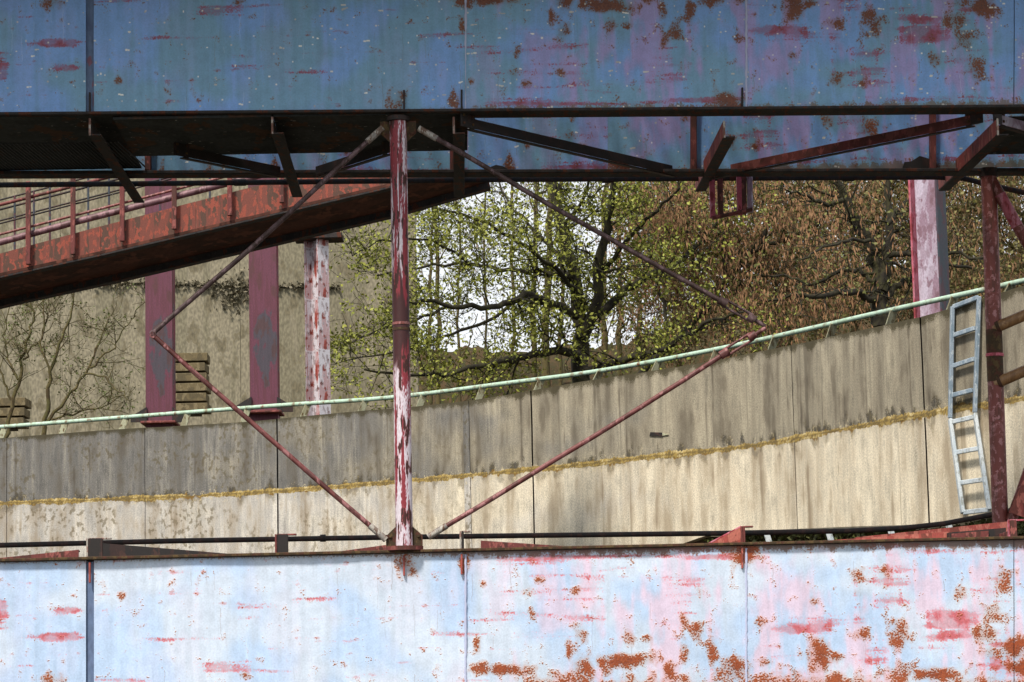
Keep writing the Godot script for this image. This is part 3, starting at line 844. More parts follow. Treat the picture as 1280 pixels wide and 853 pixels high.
func build_lower_bridge() -> void:
	var p := thing("service_pipe", "black pipe along the foot of the wall, just above the lower girder", "pipe", G(640, 672, 2.5), "")
	part(p, "pipe_run", tube([G(-300, 690, 2.5), G(0, 682, 2.5), G(220, 676.5, 2.5), G(520, 671.5, 2.5), G(900, 667, 2.5), G(1060, 664, 2.5), G(1130, 660.5, 2.5), G(1180, 655, 2.45), G(1230, 645.5, 2.4), G(1300, 632, 2.3), G(1420, 608, 2.3)], 0.022), M.steel_dark)
	part(p, "coupling", tube([G(400, 673.2, 2.5), G(407, 673, 2.5)], 0.031), M.steel_dark)
	# angle-iron cross beams lying on the lower girder: only their near ends show
	for q in [[110.0, 673.0, 18.0, "dark angle beam end on the lower girder at its left joint", M.steel_dark, M.cut_edge], [346.0, 668.0, 14.0, "dark angle beam end on the lower girder left of the post foot", M.steel_dark, M.steel_red],
			[577.0, 664.0, 3.0, "thin light angle beam end on the lower girder right of the post foot", M.steel_dark, M.cut_edge], [929.0, 658.0, 3.0, "angle beam end behind the red wedge plate on the lower girder", M.steel_red, M.steel_red],
			[1263.0, 650.0, 9.0, "red angle beam end on the lower girder at the right edge", M.steel_red, M.pink]]:
		var x: float = q[0]
		var top := G(x, q[1], 0.03)
		var bot := G(x, edge_low(x) - 0.5, 0.03)
		var t := thing("cross_beam", q[3], "beam", bot, "cross beams on the lower girder")
		var h := top.y - bot.y
		var w: float = q[2] * 20.0 / F
		var c := (top + bot) * 0.5 + g_right * w * 0.5
		var bs := Basis(g_right, Vector3.UP, -g_back)
		block(t, "end_face", Transform3D(bs, c + g_back * 0.012), Vector3(w, h, 0.018), q[4])
		block(t, "bright_edge", Transform3D(bs, (top + bot) * 0.5 - g_right * 0.008 + g_back * 0.01), Vector3(0.014, h, 0.022), q[5])
		block(t, "web", Transform3D(bs, (top + bot) * 0.5 + g_back * 1.32 + Vector3.DOWN * 0.05), Vector3(0.014, h * 0.6, 2.6), q[4])
		block(t, "top_lip", Transform3D(bs, Vector3(c.x, top.y - 0.004, c.z) + g_right * 0.03 + g_back * 0.03), Vector3(w + 0.06, 0.012, 0.05), q[5])
	# flat diagonals
	for q in [[-300.0, 729.0, 98.0, 687.5, 16.0, "dark red tapering bar at the lower left", M.steel_red, 690.0, 706.0], [124.0, 679.0, 340.0, 697.0, 1.0, "dark tapering bar right of the lower left beam end", M.steel_dark, 0.0, 0.0],
			[385.0, 695.0, 486.0, 681.0, 1.0, "brown tapering bar left of the post foot", M.steel_red, 0.0, 0.0], [601.0, 676.0, 780.0, 688.0, 1.0, "dark red tapering bar right of the post foot", M.steel_red, 0.0, 0.0],
			[936.0, 683.0, 1186.0, 665.0, 1.0, "red tapering bar along the lower girder at the right", M.steel_bright_red, 0.0, 0.0], [1070.0, 672.0, 1262.0, 652.0, 1.0, "rusty red bar behind the tapering bar at the lower right", M.steel_bright_red, 0.0, 0.0]]:
		var back := 0.5 if q[0] != 1070.0 else 1.1
		var pl := []
		var lo0 := edge_low(q[0]) + 3.0
		var lo1 := edge_low(q[2]) + 3.0
		pl = [G(q[0], q[1], back), G(q[2], q[3], back), G(q[2], lo1, back), G(q[0], maxf(lo0, q[1] + 2.0), back)]
		var t := thing("bracing_bar", q[5], "bar", G(q[2], lo1, back), "tapering bars on the lower girder")
		part(t, "flat", prism(pl, g_back * 0.014), q[6])
		beam(t, "lip", G(q[0], q[1] + 1.2, back) + g_back * 0.05, G(q[2], q[3] + 1.2, back) + g_back * 0.05, 0.07, 0.010, q[6])
	var w := thing("wedge_plate", "red wedge shaped plate on the lower girder under the wall", "plate", G(905, 682, 0.2), "")
	part(w, "plate", prism([G(881, 683.8, 0.16), G(927, 658.5, 0.16), G(929, 682.5, 0.16)], g_back * 0.014), M.steel_bright_red)
	beam(w, "fold", G(881, 682.5, 0.2), G(926, 658.5, 0.2), 0.06, 0.01, M.pink)
	var bx := thing("junction_block", "dark steel block on the lower girder near the right post", "block", G(1218, 676, 0.4), "")
	part(bx, "body", prism([G(1186, 666, 0.42), G(1258, 660, 0.42), G(1258, 679, 0.42), G(1186, 680, 0.42)], g_back * 0.12), M.steel_dark)
	part(bx, "cover", prism([G(1190, 667.5, 0.405), G(1236, 663.7, 0.405), G(1236, 678, 0.405), G(1190, 679, 0.405)], g_back * 0.014), M.steel_red)
	# far girder that carries the pipe and beams, hidden behind the near one
	var far := thing("plate_girder", "far girder of the lower bridge, hidden behind the pale girder", "girder", G(640, 840, 2.0), "")
	var fa := G(-300, 745, 2.0)
	var fb := G(1600, 706, 2.0)
	beam(far, "web", fa + Vector3.DOWN * 0.5, fb + Vector3.DOWN * 0.5, 0.02, 1.0, M.steel_red)
	beam(far, "flange", fa + Vector3.UP * 0.012, fb + Vector3.UP * 0.012, 0.2, 0.022, M.steel_dark)

func build_right_post() -> void:
	var top := G(1236, 214, 1.95)
	var bot := G(1252, 690, 1.95)
	var p := thing("support_post", "round red pipe post at the right edge beside the ladder", "post", bot, "")
	part(p, "shaft", tube([top, top.lerp(bot, 0.5), bot], 0.066, 20), M.pipe_red)
	var up := (top - bot).normalized()
	var c := bot.lerp(top, (690.0 - 446.5) / 476.0)
	part(p, "collar_ring", tube([c - up * 0.012, c + up * 0.012], 0.074, 20), M.pink)
	part(p, "bare_belt", tube([c - up * 0.22, c + up * 0.21], 0.068, 20), M.moss_dirt)
	part(p, "cap", tube([top - up * 0.05, top + up * 0.02], 0.078, 20), M.steel_dark)
	for q in [[1238.0, 412.0, 1420.0, 334.0, "upper"], [1240.0, 481.0, 1420.0, 403.0, "lower"]]:
		var b := thing("branch_pipe", "brown pipe joining the right post, %s of the two" % q[4], "pipe", G(q[0], q[1], 1.95), "brown pipes joining the right post")
		part(b, "pipe_run", tube([G(q[0] + 4, q[1] - 1, 1.93), G(q[2], q[3], 1.5)], 0.046, 18), M.pipe_brown)
		part(b, "weld_collar", tube([G(q[0] + 8, q[1] - 3, 1.915), G(q[0] + 12, q[1] - 4.6, 1.905)], 0.051, 18), M.moss_dirt)
	var s := thing("strut_pipe", "pink sloping pipe strut beside the top of the right post", "strut", G(1300, 330, 1.9), "sloping pipe struts at the right edge")
	part(s, "pipe_run", tube([G(1236, 218, 1.95), G(1251, 246, 1.9), G(1340, 402, 1.9)], 0.047, 16), M.pipe_red)
	part(s, "pink_sleeve", tube([G(1250, 243, 1.9), G(1272, 283, 1.9)], 0.049, 16), M.pink)
	var s2 := thing("strut_pipe", "rusty sloping pipe strut beside the foot of the right post", "strut", G(1264, 645, 1.9), "sloping pipe struts at the right edge")
	part(s2, "pipe_run", tube([G(1264, 652, 1.9), G(1275, 622, 1.9), G(1345, 420, 1.9)], 0.047, 16), M.pipe_red)
	part(s2, "foot_plate", prism([G(1262, 641, 1.8), G(1280, 600, 1.8), G(1290, 650, 1.8)], g_back * 0.02), M.steel_bright_red)

# ---------------------------------------------------------------- the curved wall
var seam := [[-260, 640], [0, 629.5], [180, 623], [347, 614], [515, 601], [640, 589.5], [730, 581], [815, 571], [940, 557.5], [1054, 537], [1156, 518], [1280, 498], [1420, 474]]
var crown := [[-260, 566], [0, 548], [146, 537], [292, 528.5], [430, 516], [588, 501], [731, 477], [855, 458], [986, 433], [1149, 398], [1187, 388], [1280, 359], [1420, 318]]
var foot := [[-260, 712], [0, 711], [180, 708], [347, 706], [515, 699], [640, 697], [760, 690], [850, 680], [885, 668], [940, 664], [1054, 659], [1156, 655], [1200, 648], [1280, 632], [1420, 610]]

func lookup(tab: Array, x: float) -> float:
	if x <= tab[0][0]: return tab[0][1]
	for k in tab.size() - 1:
		if x <= tab[k + 1][0]:
			var x0: float = tab[maxi(k - 1, 0)][1]
			var p0 := Vector2(tab[k][0], tab[k][1])
			var p1 := Vector2(tab[k + 1][0], tab[k + 1][1])
			var t := (x - p0.x) / (p1.x - p0.x)
			var m0: float = (p1.y - x0) / (p1.x - float(tab[maxi(k - 1, 0)][0]))
			var kn := mini(k + 2, tab.size() - 1)
			var m1: float = (float(tab[kn][1]) - p0.y) / (float(tab[kn][0]) - p0.x)
			var dx := p1.x - p0.x
			var t2 := t * t
			var t3 := t2 * t
			return p0.y * (2 * t3 - 3 * t2 + 1) + m0 * dx * (t3 - 2 * t2 + t) + p1.y * (-2 * t3 + 3 * t2) + m1 * dx * (t3 - t2)
	return tab[tab.size() - 1][1]

const SEAM_Y := 4.4
func wall_point(x: float, row: int) -> Vector3:      # 0 crown, 1 seam, 2 foot
	var s := HY(x, lookup(seam, x), SEAM_Y)
	if row == 1: return s
	var y := lookup(crown if row == 0 else foot, x)
	var r := ray(x, y)
	var q := cam_pos + r * (Vector2(s.x, s.z).length() / Vector2(r.x, r.z).length())
	return Vector3(s.x, q.y, s.z)

func wall_normal(x: float) -> Vector3:
	var d := wall_point(x + 4, 1) - wall_point(x - 4, 1)
	return Vector3(-d.z, 0, d.x).normalized() * -1.0     # away from the viewer

var run_tab := []
func wall_run(x: float) -> float:                    # metres along the curved wall, over the length of each half
	if run_tab.is_empty():
		var p := wall_point(-280, 1)
		var total := 0.0
		for k in 171:
			var q := wall_point(-280 + k * 10, 1)
			total += q.distance_to(p)
			run_tab.append(total)
			p = q
	var g := clampf((x + 280.0) / 10.0, 0.0, 169.99)
	var mid: float = run_tab[86]
	var r: float = lerpf(run_tab[int(g)], run_tab[int(g) + 1], g - int(g))
	return r / mid if x < 588.0 else (r - mid) / (run_tab[170] - mid)

func wall_course(parent: Node, x0: float, x1: float, r0: int, r1: int, mat: Material) -> void:
	var b := Buf.new()
	var n := maxi(3, int((x1 - x0) / 20.0))
	var nzz := FastNoiseLite.new()
	nzz.seed = 9
	nzz.frequency = 1.4
	for side in 2:
		for j in 5:
			for k in n + 1:
				var x := lerpf(x0, x1, k / float(n))
				var p := wall_point(x, r0).lerp(wall_point(x, r1), j / 4.0)
				var nn := wall_normal(x)
				p += nn * (0.3 * side + nzz.get_noise_2d(p.x, p.y) * 0.008)
				if side == 0 and j == 0 and r0 == 0: p.y += nzz.get_noise_1d(p.x * 4.0) * 0.006
				b.v.append(p)
				b.n.append(-nn if side == 0 else nn)
				b.u.append(Vector2(wall_run(minf(x, 587.9) if x1 < 590.0 else x), 0.01 + 0.98 * j / 4.0))
	var st := 5 * (n + 1)
	for side in 2:
		for j in 4:
			for k in n:
				var a := side * st + j * (n + 1) + k
				if side == 0: b.i.append_array([a, a + 1, a + n + 2, a, a + n + 2, a + n + 1])
				else: b.i.append_array([a, a + n + 2, a + 1, a, a + n + 1, a + n + 2])
	var caps := []
	for k in n:       # top and bottom
		caps.append([k, k + 1, k + 1 + st, k + st, Vector3.UP])
		var q := 4 * (n + 1) + k
		caps.append([q, q + 1, q + 1 + st, q + st, Vector3.DOWN])
	for j in 4:
		var q := j * (n + 1)
		caps.append([q, q + n + 1, q + n + 1 + st, q + st, (wall_point(x0, 1) - wall_point(x1, 1)).normalized()])
		q += n
		caps.append([q, q + n + 1, q + n + 1 + st, q + st, (wall_point(x1, 1) - wall_point(x0, 1)).normalized()])
	for c in caps:
		var k0 := b.v.size()
		for q in 4:
			b.v.append(b.v[c[q]]); b.n.append(c[4]); b.u.append(b.u[c[q]])
		b.i.append_array([k0, k0 + 1, k0 + 2, k0, k0 + 2, k0 + 3])
	part(parent, "upper_panel" if r0 == 0 else "lower_panel", b.mesh(false, true), mat)

func build_wall() -> void:
	var w := thing("retaining_wall", "curved weathered concrete wall with an ochre seam, rising to the right", "wall", wall_point(600, 2), "")
	var joints := [-260.0, 8.0, 181.0, 347.0, 588.0, 666.0, 993.0, 1156.0, 1420.0]
	for k in joints.size() - 1:
		var g0 := 0.0 if k == 0 else (0.9 if joints[k] in [666.0, 1156.0, 347.0] else 0.35)
		var g1 := 0.9 if joints[k + 1] in [666.0, 1156.0, 347.0] else 0.35
		var half := "0" if joints[k] < 580.0 else "1"
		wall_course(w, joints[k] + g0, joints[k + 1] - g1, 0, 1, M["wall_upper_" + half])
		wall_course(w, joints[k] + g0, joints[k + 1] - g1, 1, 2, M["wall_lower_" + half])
	# dark joint filling set back between the panels
	for k in range(1, joints.size() - 1):
		var x: float = joints[k]
		var nn := wall_normal(x)
		beam(w, "joint_filler", wall_point(x, 0) + nn * 0.06 + Vector3.DOWN * 0.02, wall_point(x, 2) + nn * 0.06, 0.03, 0.05, M.steel_dark, nn)
	# the ochre encrusted seam: a rough ledge
	var b := Buf.new()
	var rng := RandomNumberGenerator.new()
	rng.seed = 77
	var n := 1500
	var prof := 7
	var mod := FastNoiseLite.new()
	mod.frequency = 0.05
	mod.seed = 21
	for k in n + 1:
		var x := lerpf(-255, 1415, k / float(n))
		var p := wall_point(x, 1)
		var nn := wall_normal(x)
		for j in prof:
			var f := j / float(prof - 1) * 2.0 - 1.0
			var hh := 0.036 + 0.022 * mod.get_noise_2d(x, signf(f) * 200.0) + rng.randf_range(-0.009, 0.009)
			var dd := (1.0 - f * f) * 0.007 - 0.002 + rng.randf_range(-0.0015, 0.0015)
			b.v.append(p - Vector3.UP * f * hh - nn * dd)
			b.n.append((-nn - Vector3.UP * f * 0.15).normalized())
			var q := clampf(0.45 + mod.get_noise_1d(x * 1.2) * 0.6 - 0.45 * exp(-f * f * 14.0) + rng.randf_range(-0.4, 0.4), 0, 1)
			var col := Color(0.16, 0.11, 0.04).lerp(Color(0.37, 0.255, 0.07), ss(0.1, 0.5, q)).lerp(Color(0.62, 0.51, 0.27), ss(0.6, 1.0, q))
			b.c.append(col)
	for k in n:
		for j in prof - 1:
			var a := k * prof + j
			b.i.append_array([a, a + prof, a + 1, a + 1, a + prof, a + prof + 1])
	part(w, "seam_crust", b.mesh(true), M.crust)
	# hand rail
	var rail_tab := [[-260, 552], [0, 534], [180, 520], [350, 507], [490, 497], [640, 478.5], [755, 463], [900, 436], [1000, 414], [1100, 391], [1200, 369], [1280, 351], [1420, 318]]
	var h := thing("hand_rail", "pale green pipe rail along the top of the curved wall", "railing", wall_point(640, 0), "")
	var pts := []
	for k in 80:
		var x := lerpf(-255, 1415, k / 79.0)
		pts.append(on_wall(x, lookup(rail_tab, x), 0.14))
	part(h, "rail_pipe", tube(pts, 0.026, 12), M.green_rail)
	var x := -225.0
	for q in [-220, -146, -72, 2, 78, 154, 231, 306, 381, 453, 526, 600, 673, 747, 820, 893, 966, 1039, 1114, 1190, 1262, 1335]:
		var xx := float(q)
		var f := on_wall(xx - 3.0, lookup(crown, xx - 3.0) + 3.0, 0.14)
		var tp := on_wall(xx + 4.0, lookup(rail_tab, xx + 4.0) + 1.0, 0.14)
		beam(h, "stanchion", f, tp, 0.02, 0.075, M.stanchion, g_right)
	# foundation, mossy strip and pale stanchions under the wall foot at the right
	var fo := thing("foundation", "dark footing below the curved wall", "wall", Vector3(wall_point(600, 2).x, 0, wall_point(600, 2).z), "")
	var b2 := Buf.new()
	for k in 41:
		var xq := lerpf(-255, 1415, k / 40.0)
		var p := wall_point(xq, 2) + wall_normal(xq) * 0.12
		b2.v.append(Vector3(p.x, p.y + 0.002, p.z)); b2.n.append(-wall_normal(xq))
		b2.v.append(Vector3(p.x, -0.05, p.z)); b2.n.append(-wall_normal(xq))
		if k > 0:
			var a := (k - 1) * 2
			b2.i.append_array([a, a + 2, a + 3, a, a + 3, a + 1])
	part(fo, "face", b2.mesh(), M.moss_dirt)
	var b3 := Buf.new()
	for k in 21:
		var xq := lerpf(890, 1415, k / 20.0)
		var p := wall_point(xq, 2)
		var nn := wall_normal(xq)
		for q in [[0.0, 0.05], [-0.004, -0.07], [-0.036 - 0.02 * k / 20.0, -0.07], [-0.036 - 0.02 * k / 20.0, 0.2]]:
			b3.v.append(p + Vector3.UP * q[0] - nn * -q[1]); b3.n.append((Vector3.DOWN * 0.3 - nn).normalized()); b3.u.append(Vector2.ZERO)
		if k > 0:
			for j in 3:
				var a := (k - 1) * 4 + j
				b3.i.append_array([a, a + 4, a + 5, a, a + 5, a + 1])
	part(fo, "ledge", b3.mesh(), M.concrete)
	var lv := Buf.new()
	for k in 4200:
		var xq := rng.randf_range(880, 1400)
		var p := wall_point(xq, 2) - wall_normal(xq) * rng.randf_range(-0.1, 0.04) + Vector3.DOWN * rng.randf_range(0.05, 0.34)
		leaf_into(lv, p, rng, rng.randf_range(0.012, 0.028), Color(0.05, 0.055, 0.015).lerp(Color(0.11, 0.12, 0.03), rng.randf()), 1.4)
	var ms := part(fo, "ground_ivy", lv.mesh(true), M.leaf)
	ms.set_meta("kind", "stuff")
	for xq in [967.0, 1044.0, 1121.0, 1192.0]:
		var f := wall_point(xq, 2) - wall_normal(xq) * 0.1
		beam(fo, "pale_bracket", f + Vector3.DOWN * 0.03 - g_right * 0.025, f + Vector3.DOWN * 0.2 + g_right * 0.02, 0.02, 0.06, M.galv_white, g_right)
	# iron peg in the wall
	var pg := on_wall(824, 543, -0.01)
	var peg := thing("wall_peg", "short dark peg lying on the concrete wall above the seam", "peg", pg, "")
	part(peg, "shank", prism([on_wall(812, 545, -0.03), on_wall(828, 545.5, -0.03), on_wall(828, 541, -0.03), on_wall(813, 540.5, -0.03)], g_back * 0.06), M.steel_dark)
	part(peg, "pale_tip", prism([on_wall(828, 545, -0.025), on_wall(836, 543.5, -0.025), on_wall(828, 541.5, -0.025)], g_back * 0.05), M.stanchion)
	ladder("upper ladder on the wall above the seam, greyed in colour as a dim reflection", [1191, 383, 1188, 523], [1224, 371, 1219, 516], [[1191, 384, 1224, 372], [1190, 420, 1220, 410.5], [1189, 458.5, 1219, 449], [1188, 495, 1217, 488]], M.galv_dimmed)
	ladder("lower white ladder tilted on the wall below the seam", [1188, 524, 1204, 642], [1219, 517, 1237, 638], [[1189, 528, 1219, 521.5], [1194, 566, 1224, 561], [1200, 604, 1230, 600], [1204, 641, 1237, 637.5]], M.galv_white)
	# hooks of the upper ladder
	

func on_wall(x: float, y: float, back: float) -> Vector3:
	var s := wall_point(x, 1) + wall_normal(x) * back
	var r := ray(x, y)
	return cam_pos + r * (Vector2(s.x, s.z).length() / Vector2(r.x, r.z).length())

func ladder(label: String, lr: Array, rr: Array, rungs: Array, mat: Material) -> void:
	var d := -0.14
	var t := thing("wall_ladder", label, "ladder", on_wall(lr[2], lr[3], d), "ladders on the wall")
	var nn := wall_normal(1200)
	for q in [lr, rr]:
		beam(t, "side_rail", on_wall(q[0], q[1], d), on_wall(q[2], q[3], d), 0.07, 0.036, mat, g_right)
	for q in rungs:
		beam(t, "rung", on_wall(q[0] + 1, q[1], d), on_wall(q[2] - 1, q[3], d), 0.03, 0.044, mat)
	for q in [lr, rr]:
		for e in [[0.04, 0], [0.96, 1]]:
			var x := lerpf(q[0], q[2], e[0])
			var y := lerpf(q[1], q[3], e[0])
			beam(t, "bracket", on_wall(x, y, d + 0.02), on_wall(x, y, 0.02), 0.02, 0.03, mat)

# ---------------------------------------------------------------- behind the wall
func h_column(called: String, label: String, x: float, y0: float, y1: float, d: float, w: float, dep: float, yaw: float, m_flange_l: Material, m_web: Material, m_flange_r: Material, group: String) -> Node3D:
	var base := D(x, y1, d)
	var top := D(x, y0, d)
	var t := thing(called, label, "column", Vector3(base.x, base.y - 0.15, base.z), group)
	var h := top.y - base.y + 0.15
	var xf := Transform3D(Basis(Vector3.UP, yaw), Vector3(base.x, base.y - 0.15 + h * 0.5, base.z))
	block(t, "flange", moved(xf, Vector3(-w * 0.5, 0, 0)), Vector3(0.022, h, dep), m_flange_l)
	block(t, "flange", moved(xf, Vector3(w * 0.5, 0, 0)), Vector3(0.022, h, dep), m_flange_r)
	block(t, "web", xf, Vector3(w - 0.023, h, 0.016), m_web)
	return t

func printed_plate(parent: Node, called: String, c: Vector3, w: float, h: float, th: float, mat: Material) -> void:
	var b := Buf.new()
	var k := Vector3(w, h, th) * 0.5
	quad(b, c + Vector3(-k.x, k.y, k.z), c + Vector3(k.x, k.y, k.z), c + Vector3(k.x, -k.y, k.z), c + Vector3(-k.x, -k.y, k.z), Vector3(0, 0, 1))
	quad(b, c + Vector3(-k.x, k.y, -k.z), c + Vector3(k.x, k.y, -k.z), c + Vector3(k.x, -k.y, -k.z), c + Vector3(-k.x, -k.y, -k.z), Vector3(0, 0, -1))
	for s in [-1.0, 1.0]:
		quad(b, c + Vector3(s * k.x, k.y, k.z), c + Vector3(s * k.x, k.y, -k.z), c + Vector3(s * k.x, -k.y, -k.z), c + Vector3(s * k.x, -k.y, k.z), Vector3(s, 0, 0))
	for j in b.v.size(): b.u[j] = Vector2((b.v[j].x - c.x) / w + 0.5, 0.5 - (b.v[j].y - c.y) / h)
	part(parent, called, b.mesh(false, true), mat)

func column_tex() -> ImageTexture:       # magenta paint, worn to grey undercoat low down
	var w := 128
	var h := 1024
	var a := noise_bytes(w, h, 0.014, 401, 4, 1, 2)
	var b := noise_bytes(w, h, 0.06, 402, 4, 1, 12)
	var f := noise_bytes(w, h, 0.2, 403, 3, 1, 2)
	var d := PackedByteArray()
	d.resize(w * h * 3)
	for y in h:
		for x in w:
			var k := y * w + x
			var u := x / float(w)
			var t := y / float(h)
			var ff := f[k] / 255.0 - 0.5
			var c := Color(0.40, 0.20, 0.27).lerp(Color(0.35, 0.17, 0.22), ss(0.4, 0.6, b[k] / 255.0))
			var m := 1.0 - pow(absf(t - 0.70) / 0.15, 2.0) - pow((u - 0.6) / 0.42, 2.0) * 0.8
			c = c.lerp(Color(0.25, 0.25, 0.28), ss(0.05, 0.4, m + (a[k] / 255.0 - 0.5) * 2.6 + ff * 0.6) * 0.85)
			c = c.lerp(Color(0.30, 0.17, 0.16), ss(0.62, 0.72, a[k] / 255.0 + ff * 0.2) * 0.6)
			put(d, k, c * (1.0 + ff * 0.25 + (b[k] / 255.0 - 0.5) * 0.2))
	return tex_of(w, h, d)

func build_columns() -> void:
	for q in [[199.0, 225.0, 533.0, 34.6, "left"], [330.0, 225.0, 520.0, 33.6, "right"]]:
		var base := D(q[0], q[2], q[3])
		var top := D(q[0], q[1], q[3])
		var t := thing("steel_column", "broad magenta steel column behind the wall, %s of the pair" % q[4], "column", base, "magenta columns behind the wall")
		var h := top.y - base.y + 0.3
		var c := Vector3(base.x, base.y - 0.1 + h * 0.5, base.z)
		printed_plate(t, "face_plate", c, 0.345, h, 0.03, M.column_print)
		for s in [-1.0, 1.0]: block(t, "side_plate", Transform3D(Basis(), c + Vector3(s * 0.155, 0, -0.177)), Vector3(0.03, h, 0.32), M.magenta)
		for s in [-1.0, 1.0]:
			part(t, "foot_gusset", prism([D(q[0] + s * 16, q[2] - 24, q[3] - 0.05), D(q[0] + s * 36, q[2] - 12, q[3] - 0.05), D(q[0] + s * 36, q[2] - 5, q[3] - 0.05), D(q[0] + s * 16, q[2] - 5, q[3] - 0.05)], Vector3(0, 0, -0.03)), M.steel_dark)
		block(t, "base_plate", Transform3D(Basis(), base + Vector3(0, 0.04, -0.1)), Vector3(0.45, 0.03, 0.5), M.steel_red)
	var t := h_column("steel_column", "white flaking column with a dark side holding up the incline", 398, 298, 526, 34.2, 0.235, 0.2, deg_to_rad(-44), M.white_flake, M.white_flake, M.white_flake, "")
	var hd := thing("bearing_head", "dark stacked steel bearing between the white column and the incline", "bearing", D(398, 300, 34.2), "")
	for q in [[368.0, 428.0, 293.0, 301.0, 0.4], [377.0, 424.0, 282.0, 293.0, 0.3], [366.0, 374.0, 262.0, 293.0, 0.3], [418.0, 430.0, 270.0, 284.0, 0.3], [384.0, 414.0, 262.0, 283.0, 0.25]]:
		var a := D(q[0], q[3], 34.15)
		var b := D(q[1], q[2], 34.15)
		block(hd, "bearing_block", Transform3D(Basis(), (a + b) * 0.5 + Vector3(0, 0, -q[4] * 0.1)), Vector3(b.x - a.x, absf(b.y - a.y), q[4]), M.steel_bright_red if q[0] == 366.0 else M.steel_black)
	# right pink column
	h_column("steel_column", "tall pink and white steel column behind the wall near the ladder", 1166, 205, 398, 28.2, 0.30, 0.23, deg_to_rad(-33), M.pink, M.pink_white, M.blue_grey, "")  # right flange darkened by colour, for the side turned from the sun

func build_incline() -> void:
	var d := 27.0
	var t := thing("inclined_walkway", "rusty red inclined walkway girder rising to the right behind the bridge", "walkway", D(0, 345, d), "")
	# front girder face
	var bot := [[-160.0, 382.0], [0.0, 344.5], [126.0, 317.0], [245.0, 289.0], [361.0, 262.0], [480.0, 234.0], [610.0, 197.0]]
	var top := [[-160.0, 357.0], [0.0, 317.0], [126.0, 283.0], [245.0, 252.0], [361.0, 222.0], [480.0, 190.0], [610.0, 158.0]]
	for k in 6:
		part(t, "girder_face", prism([D(bot[k][0], bot[k][1], d), D(bot[k + 1][0] - 0.6, bot[k + 1][1], d), D(top[k + 1][0] - 0.6, top[k + 1][1], d), D(top[k][0], top[k][1], d)], Vector3(0, 0, -0.03)), M.incline)
		# underside, seen from below
		var a := D(bot[k][0], bot[k][1] + 0.5, d - 0.02)
		var b := D(bot[k + 1][0], bot[k + 1][1] + 0.5, d - 0.02)
		part(t, "underside_plate", prism([a, b, b + Vector3(0, 0.0, -1.35), a + Vector3(0, 0.0, -1.35)], Vector3(0, 0.03, 0)), M.underside_brown)
		beam(t, "bottom_flange", a + Vector3(0, -0.015, -0.06), b + Vector3(0, -0.015, -0.06), 0.14, 0.02, M.steel_black)
		beam(t, "bottom_flange", a + Vector3(0, -0.02, -1.3), b + Vector3(0, -0.02, -1.3), 0.16, 0.1, M.steel_black)
	# railing, front then back
	var rl := thing("walkway_railing", "red post and pipe railing on the near side of the incline", "railing", D(91, 318, d), "")
	for q in [[-28.0, 345.0], [35.0, 331.0], [91.0, 318.5], [152.5, 302.0], [217.5, 287.0], [287.0, 270.0], [352.0, 254.0]]:
		var f := D(q[0], q[1], d - 0.05)
		beam(rl, "post", f, D(q[0], q[1] - 104.0, d - 0.05), 0.045, 0.048, M.steel_red, Vector3.RIGHT)
	part(rl, "thick_pipe", tube([D(-160, 344, d + 0.02), D(0, 303, d + 0.02), D(100, 276, d + 0.02), D(250, 238, d + 0.02), D(420, 195, d + 0.02)], 0.034), M.pipe_lilac)
	part(rl, "rail", tube([D(-160, 334, d), D(0, 293, d), D(157, 253, d), D(300, 216, d), D(400, 190, d)], 0.014, 8), M.pipe_red)
	part(rl, "rail", tube([D(-160, 322, d), D(0, 279.5, d), D(140, 243, d), D(300, 201, d)], 0.009, 8), M.steel_dark)
	part(rl, "rail", tube([D(-160, 296, d), D(0, 256, d), D(75, 237, d), D(200, 205, d)], 0.018, 8), M.steel_red)
	var rb := thing("walkway_railing", "thin dark railing on the far side of the incline", "railing", D(110, 290, d + 1.3), "")
	var db := d + 1.25
	for q in [[-40.0], [18.0], [42.0], [62.0], [110.0], [136.0], [200.0], [262.0]]:
		var yb: float = 341.0 - q[0] * 0.25
		beam(rb, "post", D(q[0], yb, db), D(q[0], yb - 92.0, db), 0.02, 0.022, M.blue_grey, Vector3.RIGHT)
	for q in [[262.0, 0.012], [250.0, 0.010], [276.0, 0.010]]:
		part(rb, "rail", tube([D(-160, q[0] + 42, db), D(0, q[0], db), D(120, q[0] - 31, db), D(260, q[0] - 67, db)], q[1], 8), M.steel_dark)

